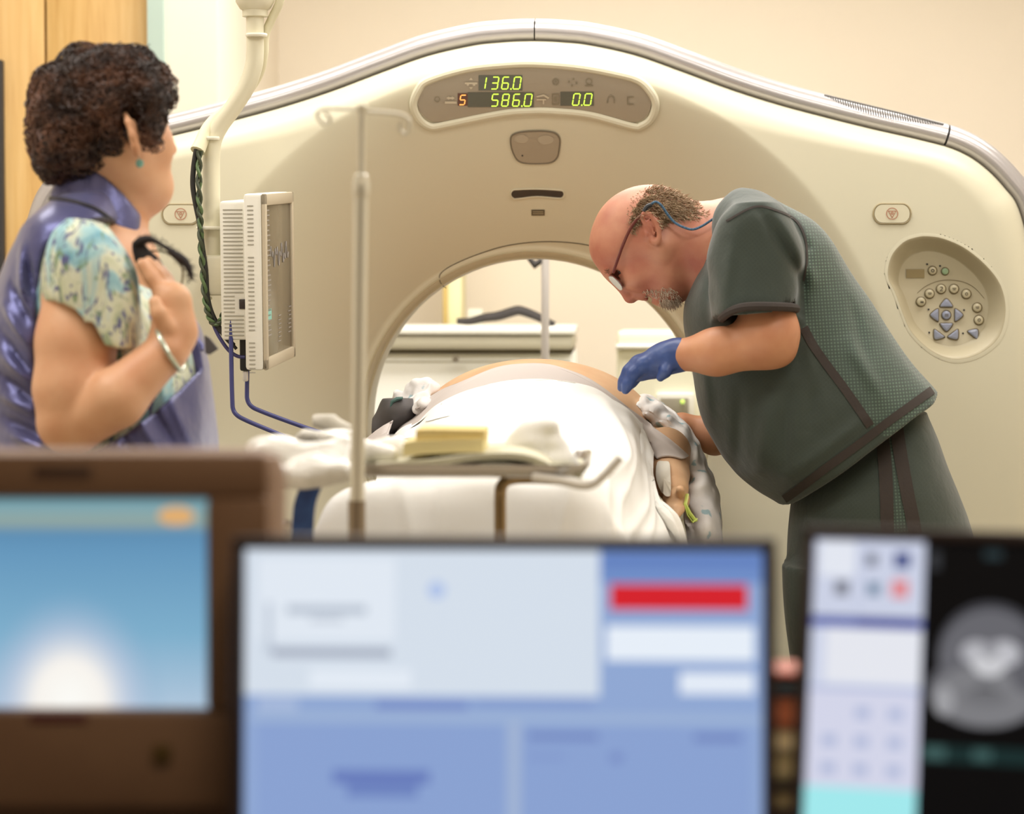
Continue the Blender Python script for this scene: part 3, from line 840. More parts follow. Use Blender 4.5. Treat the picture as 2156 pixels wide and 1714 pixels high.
# left hand of the picture, flat on the cradle under the drape
f.ell(W(1424, 1052, -.66), (.024, .03, .022), k=.012)
FG = [((1432, 1044, -.67), (1434, 1036, -.70), (1432, 1030, -.715)), ((1427, 1058, -.68), (1424, 1072, -.715), (1417, 1082, -.72)), ((1421, 1060, -.68), (1416, 1074, -.71), (1411, 1081, -.715)), ((1433, 1056, -.68), (1431, 1072, -.715), (1424, 1085, -.725)), ((1414, 1060, -.68), (1409, 1072, -.70), (1405, 1078, -.705))]
for fg in FG:
    P = [W(*q) for q in fg]; f.chain([W(1424, 1050, -.655)]+P, [.0105, .0095, .0088, .0078], k=.004)
V, Qd = f.mesh(1); V, Qd = biggest(V, Qd)
body_p = mesh_obj('body', V, Qd, skin2, pat)
bp = bvh(V, Qd)

# ---- cloth helper: cross-sections (photo points at a depth) joined into one sheet
def drop(x, y, d, lift, hug=False, own=None):
    p = W(x, y, d if own is None else own)
    if lift is None or own is not None: return p
    h = ray(bp, x, y, lift)
    return h if h is not None and (hug or h[1] < d+lift) else p
def sheet(stations, nu, nv, th, name, mat, parent=None, wr=(0, 1, 1), seed=1, rough=None, lift=None, hugs=0):
    rows = []
    for i, (d, P) in enumerate(stations):
        has = [len(q) == 3 for q in P]; Q = cr([tuple(q) if len(q) == 3 else (*q, d) for q in P], 80)
        nfree = sum(1 for h in has if not h); cut = (nfree-.5)/max(1, len(P)-1)*80
        rows.append(resamp(np.array([drop(x, y, dd_, lift, i < hugs, dd_ if (j > cut and any(has)) else None) for j, (x, y, dd_) in enumerate(Q)]), nu))
    A = np.stack(rows, 0)
    G = np.stack([cr(A[:, j], nv) for j in range(nu)], 1)
    r = np.random.RandomState(seed)
    N = np.cross(np.gradient(G, axis=0), np.gradient(G, axis=1)); N /= np.linalg.norm(N, axis=2, keepdims=True)+1e-9
    N[N[..., 2] < 0] *= -1
    uu, vv = np.meshgrid(np.linspace(0, 1, nu), np.linspace(0, 1, nv))
    dsp = 0
    for k in range(7):
        a, b = r.normal()*wr[1], r.normal()*wr[2]
        dsp = dsp+np.sin(a*uu+b*vv+r.uniform(0, 6)+1.3*np.sin(r.normal()*wr[1]*.5*vv+r.normal()*wr[2]*.5*uu))
    dsp = np.sign(dsp)*np.abs(dsp)**1.0
    G = G+N*(wr[0]*dsp[..., None])
    if rough is not None: G = rough(G, uu, vv, N)
    if lift is not None:       # keep the cloth clear of the body under it
        for i in range(nv):
            for j in range(nu):
                co, nn, ix, ds = bp.find_nearest(Vector(G[i, j]), .25)
                if co is None: continue
                d_ = Vector(G[i, j])-co
                sg = d_.dot(nn)
                if sg < lift and (ds < .25): 
                    if sg < 0 or ds < lift: G[i, j] = np.array(co+nn*lift)
        for _ in range(2):
            G[1:-1, 1:-1] = .5*G[1:-1, 1:-1]+.125*(G[:-2, 1:-1]+G[2:, 1:-1]+G[1:-1, :-2]+G[1:-1, 2:])
    Vt = np.vstack([G.reshape(-1, 3), (G-N*th).reshape(-1, 3)]); n = nu*nv; Fc = []
    for i in range(nv-1):
        for j in range(nu-1):
            a = i*nu+j; q = (a, a+1, a+nu+1, a+nu)
            Fc.append(q); Fc.append(tuple(n+x for x in q[::-1]))
    for j in range(nu-1): Fc.append((j+1, j, n+j, n+j+1)); a = (nv-1)*nu+j; Fc.append((a, a+1, n+a+1, n+a))
    for i in range(nv-1): a = i*nu; Fc.append((a, a+nu, n+a+nu, n+a)); a = i*nu+nu-1; Fc.append((a+nu, a, n+a, n+a+nu))
    return mesh_obj(name, Vt, Fc, mat, parent, auto=1.2)
paper = M('drape_white', (244, 243, 238), .8, bump=(60, .15, .004), sheen=.2)
lilac = M('drape_lilac_grey', (196, 187, 182), .7, bump=(90, .12, .003))
g = sheet([(-.36, [(764, 930), (800, 901), (842, 878), (883, 855), (934, 824), (986, 804), (1020, 789), (1054, 778), (1100, 772), (1144, 772), (1178, 782), (1226, 802), (1278, 835), (1326, 868), (1360, 892), (1405, 926), (1446, 962)]),
           (-.40, [(764, 945), (800, 918), (842, 893), (883, 870), (934, 838), (986, 810), (1020, 793), (1054, 782), (1100, 777), (1144, 776), (1178, 783), (1226, 798), (1272, 826), (1316, 862), (1346, 890), (1392, 932), (1432, 969)]),
           (-.44, [(770, 972), (806, 944), (850, 920), (893, 897), (940, 866), (986, 838), (1020, 822), (1054, 812), (1100, 808), (1144, 806), (1178, 812), (1222, 824), (1262, 846), (1298, 876), (1326, 905), (1356, 938), (1386, 968)])], 80, 24, .0025, 'surgical_drape', lilac, None, (.0004, 9, 5), 3, lift=.005, hugs=3)
tag(g, 'pale lilac-grey surgical drape edging the bare midriff', 'drape')
wsheet = [(-.445, [(800, 950), (848, 915), (893, 889), (934, 855), (972, 840), (1020, 822), (1060, 815), (1100, 811), (1140, 809), (1178, 811), (1230, 820), (1260, 832), (1295, 858), (1324, 882), (1352, 905, -.46), (1371, 955, -.54), (1382, 1005, -.66), (1390, 1042, -.74), (1412, 1066, -.785), (1432, 1092, -.79), (1448, 1150, -.79)]),
          (-.56, [(800, 985), (840, 940), (895, 895), (955, 858), (1015, 834), (1060, 825), (1110, 822), (1160, 825), (1225, 838), (1275, 856), (1322, 888), (1350, 930, -.56), (1366, 975, -.62), (1376, 1020, -.71), (1385, 1056, -.77), (1408, 1074, -.80), (1428, 1104, -.805), (1444, 1165, -.805)]),
          (-.80, [(780, 1060), (815, 1010), (870, 960), (940, 915), (1010, 893), (1060, 888), (1110, 890), (1160, 892), (1225, 900), (1275, 915), (1318, 945), (1345, 985, -.80), (1360, 1025, -.80), (1370, 1060, -.82), (1382, 1088, -.83), (1402, 1108, -.83), (1420, 1145, -.83), (1438, 1210, -.83)]),
          (-1.10, [(740, 1150), (770, 1070), (830, 1010), (920, 965), (1000, 950), (1060, 955), (1110, 962), (1160, 956), (1225, 950), (1275, 962), (1312, 995), (1330, 1035), (1342, 1070), (1352, 1100), (1364, 1130), (1380, 1160), (1395, 1200), (1410, 1280)]),
          (-1.38, [(690, 1220), (700, 1100), (760, 1030), (880, 1000), (980, 985), (1060, 992), (1110, 1000), (1160, 992), (1220, 982), (1265, 995), (1295, 1030), (1312, 1070), (1322, 1105), (1330, 1140), (1338, 1180), (1346, 1220), (1352, 1280), (1358, 1360)]),
          (-1.50, [(655, 1290), (665, 1130), (705, 1045), (840, 1012), (960, 1006), (1060, 1010), (1110, 1012), (1160, 1010), (1210, 1008), (1255, 1024), (1285, 1060), (1305, 1100), (1315, 1140), (1322, 1180), (1328, 1220), (1332, 1260), (1336, 1330), (1338, 1400)]),
          (-1.535, [(652, 1330), (658, 1220), (690, 1150), (830, 1130), (960, 1125), (1060, 1125), (1110, 1125), (1160, 1125), (1210, 1126), (1252, 1135), (1282, 1160), (1302, 1190), (1312, 1220), (1320, 1250), (1326, 1290), (1330, 1330), (1334, 1390), (1338, 1440)]),
          (-1.54, [(650, 1480), (656, 1475), (690, 1470), (830, 1465), (960, 1460), (1060, 1460), (1110, 1460), (1160, 1460), (1210, 1460), (1252, 1462), (1282, 1464), (1302, 1466), (1312, 1468), (1320, 1470), (1326, 1472), (1330, 1474), (1334, 1477), (1338, 1480)])]
def creases(G, uu, vv, N):
    D = 0
    for u0, sl, w, a in ((.30, .06, .010, .006), (.43, -.03, .008, .005), (.50, .0, .006, .004), (.575, .07, .010, .007), (.64, .10, .012, .009), (.70, .06, .010, .008), (.77, .05, .012, .009), (.84, .03, .010, .008)):
        D = D+a*np.exp(-np.abs((uu-u0-sl*vv-.012*np.sin(7*vv+u0*40))/w)**1.3)*np.minimum(1, .35+3*vv)
    return G+N*D[..., None]
ws = sheet(wsheet, 150, 120, .003, 'bed_sheet', paper, None, (.0018, 24, 7), 5, lift=.009, hugs=2, rough=creases)
tag(ws, 'white sheet draped over the lying patient and the table', 'sheet')

# ---- patient gown, bunched at both sides
def gown_mat():
    m = M('gown_print', (196, 192, 190), .85, bump=(70, .25, .004))
    n = m.node_tree.nodes; l = m.node_tree.links; b = n['Principled BSDF']
    tc = n.new('ShaderNodeTexCoord'); v = n.new('ShaderNodeTexVoronoi'); v.inputs['Scale'].default_value = 26
    no = n.new('ShaderNodeTexNoise'); no.inputs['Scale'].default_value = 60
    ad = n.new('ShaderNodeMath'); ad.operation = 'ADD'; mu = n.new('ShaderNodeMath'); mu.operation = 'MULTIPLY'; mu.inputs[1].default_value = .5
    r = ramp(n, [(.0, (146, 168, 180)), (.43, (150, 176, 182)), (.50, (214, 211, 208)), (1, (224, 221, 218))])
    l.new(tc.outputs['Object'], v.inputs['Vector']); l.new(tc.outputs['Object'], no.inputs['Vector'])
    l.new(no.outputs['Fac'], mu.inputs[0]); l.new(v.outputs['Distance'], ad.inputs[0]); l.new(mu.outputs[0], ad.inputs[1]); l.new(ad.outputs[0], r.inputs['Fac']); l.new(r.outputs['Color'], b.inputs['Base Color'])
    return m
gm = gown_mat()
def blobs(items, lo, hi, h, wob=None, k=.012, cuts=()):
    f = Field(lo, hi, h)
    for it in items:
        if len(it) == 3: f.ell(it[0], it[1], it[2])
        else: f.cap(it[0], it[1], it[2], it[3], k=it[4])
    if wob:
        for w_ in wob: f.wob(*w_)
    for c in cuts: c(f)
    V, Q = f.mesh(1)
    return biggest(V, Q)
def q(x, y, d=-.25, lift=.012):
    h = ray(bp, x, y, lift); return h if h is not None else W(x, y, d)
rr = lambda v: v/1130
V, Q = blobs([(q(852, 862), q(880, 838), rr(20), rr(24), .02), (q(880, 838), q(903, 812), rr(24), rr(15), .015), (q(876, 816), q(896, 803), rr(12), rr(11), .012), (q(846, 840), q(856, 862), rr(11), rr(18), .01), (q(834, 832), q(850, 838), rr(6), rr(11), .008), (q(910, 818), q(906, 842), rr(9), rr(13), .01), (q(870, 860), q(905, 858), rr(20), rr(14), .015)],
              *bounds((800, 920, -.42), (960, 780, -.1)), .0026, [(.004, 120, 2, 6), (.0026, 240, 4, 6)])
mesh_obj('gown_sleeve', V, Q, gm, pat)['label'] = 'grey-white printed gown bunched at the far side'
gst = []
for (xo, yo), (xi, yi), dm in [((1338, 838), (1330, 864), -.33), ((1358, 830), (1350, 886), -.34), ((1385, 838), (1372, 900), -.35), ((1415, 862), (1396, 904), -.37), ((1445, 892), (1424, 920), -.39), ((1470, 930), (1432, 958), -.42), ((1486, 968), (1438, 985), -.47), ((1504, 1006), (1443, 1012), -.52), ((1515, 1045), (1441, 1050), -.56), ((1518, 1090), (1447, 1100), -.60), ((1521, 1150), (1455, 1160), -.62), ((1520, 1270), (1458, 1270), -.63)]:
    f_ = lambda t: (xo+(xi-xo)*t, yo+(yi-yo)*t)
    gst.append((dm, [(*f_(0), dm+.16), (*f_(.06), dm+.07), (*f_(.3), dm), (*f_(.7), dm-.01), (*f_(.95), dm+.03), (*f_(1), dm+.09)]))
def crumple(G, uu, vv, N):
    r = np.random.RandomState(4); D = 0
    for k in range(9):
        a, b = r.uniform(-14, 14), r.uniform(20, 60)
        D = D+np.sin(a*uu+b*vv+r.uniform(0, 6)+1.6*np.sin(9*uu+7*vv*r.normal()))
    D = D/3; D = np.sign(D)*np.abs(D)**.7
    return G+np.array([.0, -.006, .0022])*D[..., None]*np.minimum(1, 6*np.minimum(uu, 1-uu))[..., None]
gw = sheet(gst, 40, 150, .003, 'gown', gm, pat, (.0008, 9, 30), 2, rough=crumple)
gw['label'] = 'white gown printed with small grey-blue marks'
# wristband and tape on the arm
bd = MB(); wc = W(1419, 1028, -.615)
bd.tube([W(1447, 1040, -.70), W(1443, 1062, -.71), W(1452, 1080, -.71), W(1466, 1098, -.705)], .0032, 6, flat=.4)
bd.tube([W(1440, 1060, -.71), W(1447, 1084, -.712), W(1458, 1100, -.71), W(1467, 1092, -.705)], .0032, 6, flat=.4)
bd.build('wristband', M('wristband_green', (206, 222, 120), .35), pat)['label'] = 'yellow-green plastic wristband'
tape = M('clear_tape', (226, 222, 210), .35, var=(12, (214, 206, 190)))
o = [(1387, 978), (1398, 976), (1410, 980), (1413, 1010), (1415, 1040), (1412, 1048), (1404, 1046), (1394, 1030), (1386, 1008)]
V = [ray(bp, x, y, .005) for x, y in cr(o, 30, True)]; V = [v for v in V if v is not None]
c = ray(bp, 1401, 1012, .006); MB().add(V+[c], [(i, (i+1) % len(V), len(V)) for i in range(len(V))]).build('tape', tape, pat)['label'] = 'pale translucent tape on the forearm'
# dark positioning pad at the far side of the patient
padm2 = M('pad_charcoal', (88, 84, 84), .6, var=(20, (70, 68, 68)))
V, Q = blobs([(W(800, 905, -.30), W(838, 862, -.30), .022, .03, .02), (W(838, 862, -.30), W(868, 880, -.26), .03, .03, .02), (W(815, 905, -.2), W(850, 880, -.2), .03, .03, .02)], W(770, 950, -.4), W(900, 830, -.1)+np.array([0, .05, 0]), .003, [(.002, 90, 5, 5)])
pd = mesh_obj('positioning_pad', V, Q, padm2); tag(pd, 'charcoal positioning pad tucked beside the patient near the bore edge', 'pad')
mb = MB(); mb.tube([W(822, 858, -.33), W(826, 846, -.33), W(836, 840, -.33), W(848, 838, -.33)], [.004, .007, .008, .005], 8, flat=.5); o = mb.build('tag', M('dark_teal', (66, 98, 92), .6), pd)
# ------------------------------------------------------------------ instrument stand with its load
YM = -1.78
chrome = M('chrome', (232, 230, 224), .25, metal=.25)
std = thing('instrument_stand', 'steel instrument stand with a long shallow tray in front of the patient', 'stand', (W(1053, 1100, YM)[0], YM, 0))
tp = W(1053, 1000, YM)
zt = W(900, 1003, YM-.14)[2]     # underside of the tray
a = W(548, 1003, YM); b = W(1238, 1003, YM)
# tray: shallow pan with a rolled rim
xa, xb = a[0], b[0]; y0, y1 = YM-.15, YM+.17
def rrect(x0, y0, x1, y1, r, z, n=6):
    P = []
    for cx, cy, a0 in ((x1-r, y1-r, 0), (x0+r, y1-r, math.pi/2), (x0+r, y0+r, math.pi), (x1-r, y0+r, 1.5*math.pi)):
        for i in range(n+1): an = a0+math.pi/2*i/n; P.append((cx+r*math.cos(an), cy+r*math.sin(an), z))
    return P
loops = [rrect(xa+.02, y0+.02, xb-.02, y1-.02, .03, zt), rrect(xa+.006, y0+.006, xb-.006, y1-.006, .04, zt+.004), rrect(xa, y0, xb, y1, .045, zt+.014), rrect(xa-.004, y0-.004, xb+.004, y1+.004, .047, zt+.016), rrect(xa-.004, y0-.004, xb+.004, y1+.004, .047, zt+.013), rrect(xa+.004, y0+.004, xb-.004, y1-.004, .042, zt+.001)]
V = [p for l_ in loops for p in l_]; n = len(loops[0])
loops2 = rrect(xa+.02, y0+.02, xb-.02, y1-.02, .03, zt-.002)
V += loops2
Fc = [(i*n+k, i*n+(k+1) % n, (i+1)*n+(k+1) % n, (i+1)*n+k) for i in range(6) for k in range(n)]
Fc += [tuple(range(n)), tuple(range(7*n-1, 6*n-1, -1))]
MB().add(V, Fc).build('tray', steel, std)
# bent support tube and upturned handle at the right
MB().tube(cr([(tp[0], YM, .35), W(1053, 1250, YM), W(1053, 1100, YM), W(1053, 1050, YM), W(1056, 1024, YM), W(1072, 1010, YM+.01), W(1110, 1006, YM+.02), W(1180, 1009, YM+.02)], 60), .0078, 12).build('support', M('support_bronze', (150, 128, 92), .3, metal=.8), std)
MB().tube([(tp[0], YM, .09), (tp[0], YM, .5)], .017, 14).build('column', steel, std)
hd = MB(); hd.tube(cr([W(1120, 1004, y0), W(1180, 1012, y0), W(1225, 1021, y0), W(1250, 1017, y0), W(1275, 996, y0), W(1295, 975, y0), W(1306, 963, y0)], 60), .0062, 12)
hd.build('handle', chrome, std)
hd = MB(); hd.tube(cr([W(740, 1003, y0), W(700, 1004, y0), W(650, 1012, y0), W(600, 1023, y0), W(575, 1024, y0)], 40), .004, 10); hd.build('side_rail', steel, std)
mb = MB()
for dx in (-.24, .24): mb.tube([(tp[0]+dx, YM-.24, .07), (tp[0]+dx*.6, YM-.05, .08), (tp[0]+dx*.6, YM+.1, .08), (tp[0]+dx, YM+.28, .07)], .014, 10)
mb.tube([(tp[0]-.15, YM, .08), (tp[0]+.15, YM, .08)], .016, 10); mb.build('base', steel, std)
for dx in (-.24, .24):
    for yy in (YM-.24, YM+.28): MB().lathe((tp[0]+dx, yy, .03), [(.012, -.011), (.03, -.011), (.03, .011), (.012, .011)], 16, (1, 0, 0)).build('caster', dk, std)
# blue strap hanging from the left end, with a metal ring
bs = MB(); P = [W(660, 1000, y0+.02), W(656, 1020, y0-.002), W(642, 1060, y0-.004), W(637, 1110, y0-.004), W(634, 1180, y0-.004)]
V = []
for i, p in enumerate(cr(P, 24)):
    for e in (-1, 1): V += [p+np.array([e*.0135, 0, 0]), p+np.array([e*.0135, .003, 0])]
Fc = []
for i in range(23):
    o = 4*i; Fc += [(o, o+2, o+6, o+4), (o+1, o+5, o+7, o+3), (o, o+4, o+5, o+1), (o+2, o+3, o+7, o+6)]
bs = MB().add(V, Fc).build('strap', M('strap_blue', (52, 86, 148), .6, var=(70, (36, 62, 118)))); tag(bs, 'blue webbing strap hanging from the left end of the tray', 'strap')
z0 = zt+.006
# folded green-grey cloth
clothm = M('cloth_sage', (202, 198, 172), .85, bump=(120, .2, .003))
def stack(name, layers, mat, parent=None):
    mb = MB()
    for (x0, x1, ya, yb, z, t, rot) in layers:
        mb.box(((x0+x1)/2, (ya+yb)/2, z+t/2), (x1-x0, yb-ya, t), t*.45, Matrix.Rotation(rot, 3, 'Z'))
    return mb.build(name, mat, parent)
X = lambda px: W(px, 980, YM-.1)[0]
# cloth: arched sheet lying across the tray
def lay(pxs, ya, yb, th, name, mat, amp=.001, seed=0):
    P = cr([W(x, y, YM-.12) for x, y in pxs], 50); V = []; r = np.random.RandomState(seed)
    nv = 14
    for j in range(nv):
        t = j/(nv-1); yy = ya+(yb-ya)*t
        for p in P: V.append((p[0], yy, p[2]+amp*math.sin(p[0]*60+t*7+seed)))
    n0 = len(V); V += [(v[0], v[1], v[2]-th) for v in V[:n0]]; Fc = []; nu = 50
    for j in range(nv-1):
        for i in range(nu-1):
            a = j*nu+i; Fc.append((a, a+1, a+nu+1, a+nu)); Fc.append((n0+a+nu, n0+a+nu+1, n0+a+1, n0+a))
    for i in range(nu-1): Fc.append((i+1, i, n0+i, n0+i+1)); a = (nv-1)*nu+i; Fc.append((a, a+1, n0+a+1, n0+a))
    for j in range(nv-1): a = j*nu; Fc.append((a, a+nu, n0+a+nu, n0+a)); a += nu-1; Fc.append((a+nu, a, n0+a, n0+a+nu))
    return MB().add(V, Fc).build(name, mat, None, auto=1.2)
c1 = lay([(768, 990), (860, 986), (960, 981), (1050, 977), (1100, 978), (1160, 986), (1210, 994), (1225, 997)], YM-.13, YM+.14, .007, 'folded_towel', clothm, .0008, 1); tag(c1, 'sage folded towel lowest in the pile on the tray', 'towel')
c2 = lay([(790, 978), (880, 970), (960, 962), (1040, 954), (1085, 953), (1120, 960), (1150, 974), (1160, 984)], YM-.12, YM+.13, .008, 'folded_towel', M('cloth_pale_sage', (214, 210, 186), .85, bump=(120, .2, .003)), .0008, 2); tag(c2, 'paler arched towel lying over the sage towel on the tray', 'towel')
sponge = M('sponge_yellow', (236, 216, 152), .9, bump=(260, .4, .003), var=(40, (228, 204, 134)))
sp_ = lay([(846, 934), (880, 930), (940, 928), (1000, 926), (1016, 926)], YM-.10, YM+.02, .017, 'sponge', M('sponge_butter', (240, 226, 170), .9, bump=(260, .4, .003)), .0002, 4); tag(sp_, 'pale butter-yellow sponge pad under the deeper yellow one', 'sponge')
sp2 = lay([(872, 908), (900, 907), (950, 907), (1000, 908), (1018, 909)], YM-.095, YM+.01, .0135, 'sponge', sponge, .0002, 6); tag(sp2, 'deeper yellow sponge pad topmost of the tray pile', 'sponge')
# white paper wrap standing in a peak
def crump(items, lo, hi, name, mat, label, cat, wob, h=.003):
    V, Q = blobs(items, lo, hi, h, wob); o = mesh_obj(name, V, Q, mat); return tag(o, label, cat)
q = lambda x, y, d=0: W(x, y, YM+.02+d)
R = 1/1650
crump([(q(1062, 972), q(1120, 905), 18*R, 12*R, .02), (q(1120, 905), q(1160, 900), 12*R, 14*R, .02), (q(1160, 900), q(1200, 985), 15*R, 18*R, .02), (q(1120, 940), q(1150, 985), 30*R, 26*R, .03), (q(1195, 975), q(1222, 1000), 16*R, 8*R, .02), (q(1090, 960), q(1100, 985), 22*R, 18*R, .02)],
      q(1030, 1000, -.07), q(1260, 870, .08), 'paper_wrap', paper, 'white paper wrap standing in a peak on the right of the tray', 'paper', [(.0022, 80, 3, 5), (.001, 200, 5, 5)])
plast = M('clear_plastic_wrap', (248, 246, 240), .22, var=(30, (226, 224, 216)), bump=(55, .5, .006), coat=.4)
crump([(q(545, 965), q(600, 945), 8*R, 24*R, .02), (q(600, 955), q(720, 970), 42*R, 34*R, .03), (q(620, 990), q(730, 985), 26*R, 20*R, .03), (q(575, 985), q(640, 1000), 18*R, 14*R, .02), (q(556, 962, -.12), q(720, 960, -.13), 40*R, 44*R, .03), (q(580, 1000, -.17), q(722, 990, -.17), 26*R, 26*R, .02), (q(760, 950, -.10), q(820, 960, -.10), 24*R, 20*R, .02), (q(620, 930, -.05), q(730, 935, -.05), 40*R, 34*R, .03)],
      *bounds((500, 1050, YM-.22), (860, 860, YM+.12)), 'plastic_pouch', plast, 'large white plastic pouch hanging over the left end of the tray', 'pouch', [(.004, 75, 13, 6), (.002, 170, 15, 5)])
crump([(q(640, 915, .08), q(740, 922, .08), 9*R, 10*R, .02), (q(600, 928, .08), q(640, 915, .08), 4*R, 9*R, .02), (q(690, 922, .06), q(760, 940, .06), 14*R, 12*R, .02)],
      q(570, 970, -.04), q(800, 880, .16), 'plastic_pouch', plast, 'flat clear plastic pouch lying on top of the large pouch', 'pouch', [(.003, 90, 23, 6)])
crump([(q(765, 950), q(840, 940), 20*R, 16*R, .02), (q(800, 965), q(850, 965), 20*R, 18*R, .02)], q(740, 1000, -.06), q(880, 905, .07), 'plastic_pouch', plast, 'crumpled plastic pouch between the steel pole and the sponges', 'pouch', [(.003, 95, 33, 6)])
crump([(q(655, 885, .12), q(690, 878, .12), 5*R, 7*R, .02), (q(690, 880, .12), q(745, 905, .12), 8*R, 10*R, .02), (q(660, 890, .12), q(720, 915, .12), 10*R, 12*R, .02)], q(640, 940, .05), q(780, 865, .18), 'paper_wrap', M('tissue_grey', (226, 222, 212), .8, bump=(90, .3, .004)), 'thin grey tissue wrap standing behind the plastic pouches', 'paper', [(.002, 90, 43, 6)])
# ------------------------------------------------------------------ IV pole
YI = -2.0
iv = thing('iv_pole', 'slim steel drip pole with two hooks standing before the tray', 'pole', (W(751, 1100, YI)[0], YI, 0))
base = W(751, 1100, YI); gx = base[0]
satin = M('satin_steel', (226, 222, 204), .3, metal=.3)
top = W(762, 226, YI); mid = W(760, 385, YI)
MB().tube([mid, top], .0046, 14).build('upper_rod', satin, iv)
MB().tube([W(752, 1055, YI), mid], .0088, 18).build('pole', satin, iv)
d_ = (top-mid)/np.linalg.norm(top-mid)
MB().lathe(W(760, 408, YI), [(.0085, -.006), (.0098, -.002), (.0104, 0), (.0104, .014), (.0085, .018), (.0085, .022), (.0055, .024)], 20, d_).build('collar', satin, iv)
MB().tube([(gx, YI, .1), W(751, 1054, YI)], .0105, 18).build('lower_tube', M('tube_taupe', (150, 136, 116), .35, metal=.5), iv)
MB().ball(top, .0062).build('finial', satin, iv)
hk = lambda P: MB().tube(cr([W(x, y, YI) for x, y in P], 40), .0023, 8)
hk([(762, 232), (735, 230), (705, 229), (680, 230), (668, 238), (672, 252), (684, 262), (695, 258), (694, 245), (684, 238)]).build('hook', satin, iv)
hk([(762, 234), (790, 236), (820, 238), (846, 242), (860, 252), (862, 268), (856, 282), (846, 280), (841, 268), (846, 256)]).build('hook', satin, iv)
mb = MB()
for k in range(5):
    an = 2*math.pi*k/5+.3; mb.tube([(gx, YI, .1), (gx+.12*math.cos(an), YI+.12*math.sin(an), .085), (gx+.24*math.cos(an), YI+.24*math.sin(an), .05)], .011, 8)
mb.build('base', steel, iv)
for k in range(5):
    an = 2*math.pi*k/5+.3; MB().lathe((gx+.24*math.cos(an), YI+.24*math.sin(an), .025), [(.01, -.01), (.025, -.01), (.025, .01), (.01, .01)], 14, (1, 0, 0)).build('caster', dk, iv)
# small clamp seen above the middle monitor
kp_ = W(604, 1106, YM); kn_ = MB(); kn_.tube([(kp_[0], YM, .08), kp_], .005, 10); kn_.ball(kp_, .0075); kn_.tube([(kp_[0], YM, .08), (tp[0]-.14, YM, .08)], .009, 8); kn_.build('side_post', chrome, std)
# ------------------------------------------------------------------ monitor hung from the ceiling
YA = -.35
armm = M('arm_cream', (222, 216, 190), .42)
A = thing('ceiling_monitor', 'cream flat monitor hung from the ceiling on a bent pole, screen turned away', 'monitor', (W(545, 300, YA)[0], YA, ZC))
s_ = SCL(YA)
up0 = W(537, 0, YA)
MB().lathe((W(537, 30, YA)[0], YA, 0), [(h_[0], h_[1]) for h_ in [(.021, W(537, 36, YA)[2]), (.0235, W(537, 35, YA)[2]), (.0235, W(537, 22, YA)[2]), (.028, W(537, 19, YA)[2]), (.036, W(537, 4, YA)[2]), (.036, ZC)]], 28).build('ceiling_socket', armm, A)
pole = [W(537, 30, YA), W(537, 70, YA), W(537, 110, YA), W(534, 140, YA), W(520, 180, YA), W(492, 225, YA), W(465, 262, YA), W(449, 295, YA), W(445, 330, YA), W(445, 380, YA), W(445, 450, YA), W(446, 545, YA)]
MB().tube(cr(pole, 90), .0165, 20).build('pole', armm, A)
sleeve = M('sleeve_ivory', (226, 220, 188), .6)
MB().tube(cr([W(598, -60, YA), W(590, 0, YA), W(572, 40, YA+.01), W(558, 75, YA+.015), W(555, 115, YA+.02), W(545, 155, YA+.03), W(518, 195, YA+.035), W(484, 225, YA+.03), W(452, 252, YA+.015), W(434, 276, YA-.005), W(424, 300, YA-.02), W(416, 318, YA-.03)], 70), [.008+.006*(i/69)**2 for i in range(70)], 12).build('cable_sleeve', sleeve, A)
tie = M('tie_white', (236, 232, 214), .4)
def ties(px0, px1, py):
    c = W((px0+px1)/2, py, YA-.012); MB().lathe(c-np.array([0, 0, .003]), [((px1-px0)/2/s_, 0), ((px1-px0)/2/s_+.001, .003), ((px1-px0)/2/s_, .006)], 20).build('cable_tie', tie, A)
ties(518, 562, 74); ties(430, 462, 291); ties(414, 464, 480); ties(426, 446, 628)
cblack = M('cable_black', (40, 40, 38), .45); cgreen = M('cable_green', (92, 116, 74), .5, var=(60, (60, 70, 50), 1, .45, .55))
cab = lambda P, r, m, nm='cable': MB().tube(cr([W(x, y, YA-.03+d) for x, y, d in P], 70), r, 10).build(nm, m, A)
cab([(414, 312, 0), (408, 350, 0), (406, 390, 0), (412, 430, 0), (420, 470, 0), (426, 520, 0), (433, 570, 0), (436, 620, 0), (446, 660, 0), (468, 700, 0), (492, 728, 0)], .005, cblack)
def twist(P, r, m, n=120):
    Q = cr([W(x, y, YA-.035) for x, y in P], n); 
    for ph in (0, math.pi):
        mb = MB(); pts = []
        for i, p in enumerate(Q):
            an = i*.55+ph; pts.append(p+np.array([math.cos(an)*r*.75, math.sin(an)*r*.75, 0]))
        mb.tube(pts, r*.72, 7); mb.build('twisted_cable', m[0 if ph == 0 else 1], A)
twist([(420, 318), (419, 370), (420, 430), (422, 470), (423, 520), (427, 570), (431, 620), (437, 655), (446, 678), (456, 684), (466, 672), (474, 645), (476, 600)], .0045, (cgreen, M('cable_olive', (66, 74, 54), .5)))
cab([(432, 628, 0), (440, 660, 0), (456, 690, 0), (478, 712, 0), (498, 735, 0)], .0032, cblack)
purp = M('cable_violet', (70, 68, 118), .45)
cab([(440, 655, 0), (452, 690, 0), (465, 715, 0), (482, 738, 0), (500, 750, 0), (516, 752, 0)], .0035, purp)
# bracket and monitor body; the screen faces right and away from the camera's axis
MB().box(W(462, 580, YA), (.052, .06, .075), .008).build('bracket', armm, A)
whm = M('monitor_white', (238, 236, 224), .4); slotm = M('slot_grey', (168, 164, 150), .6)
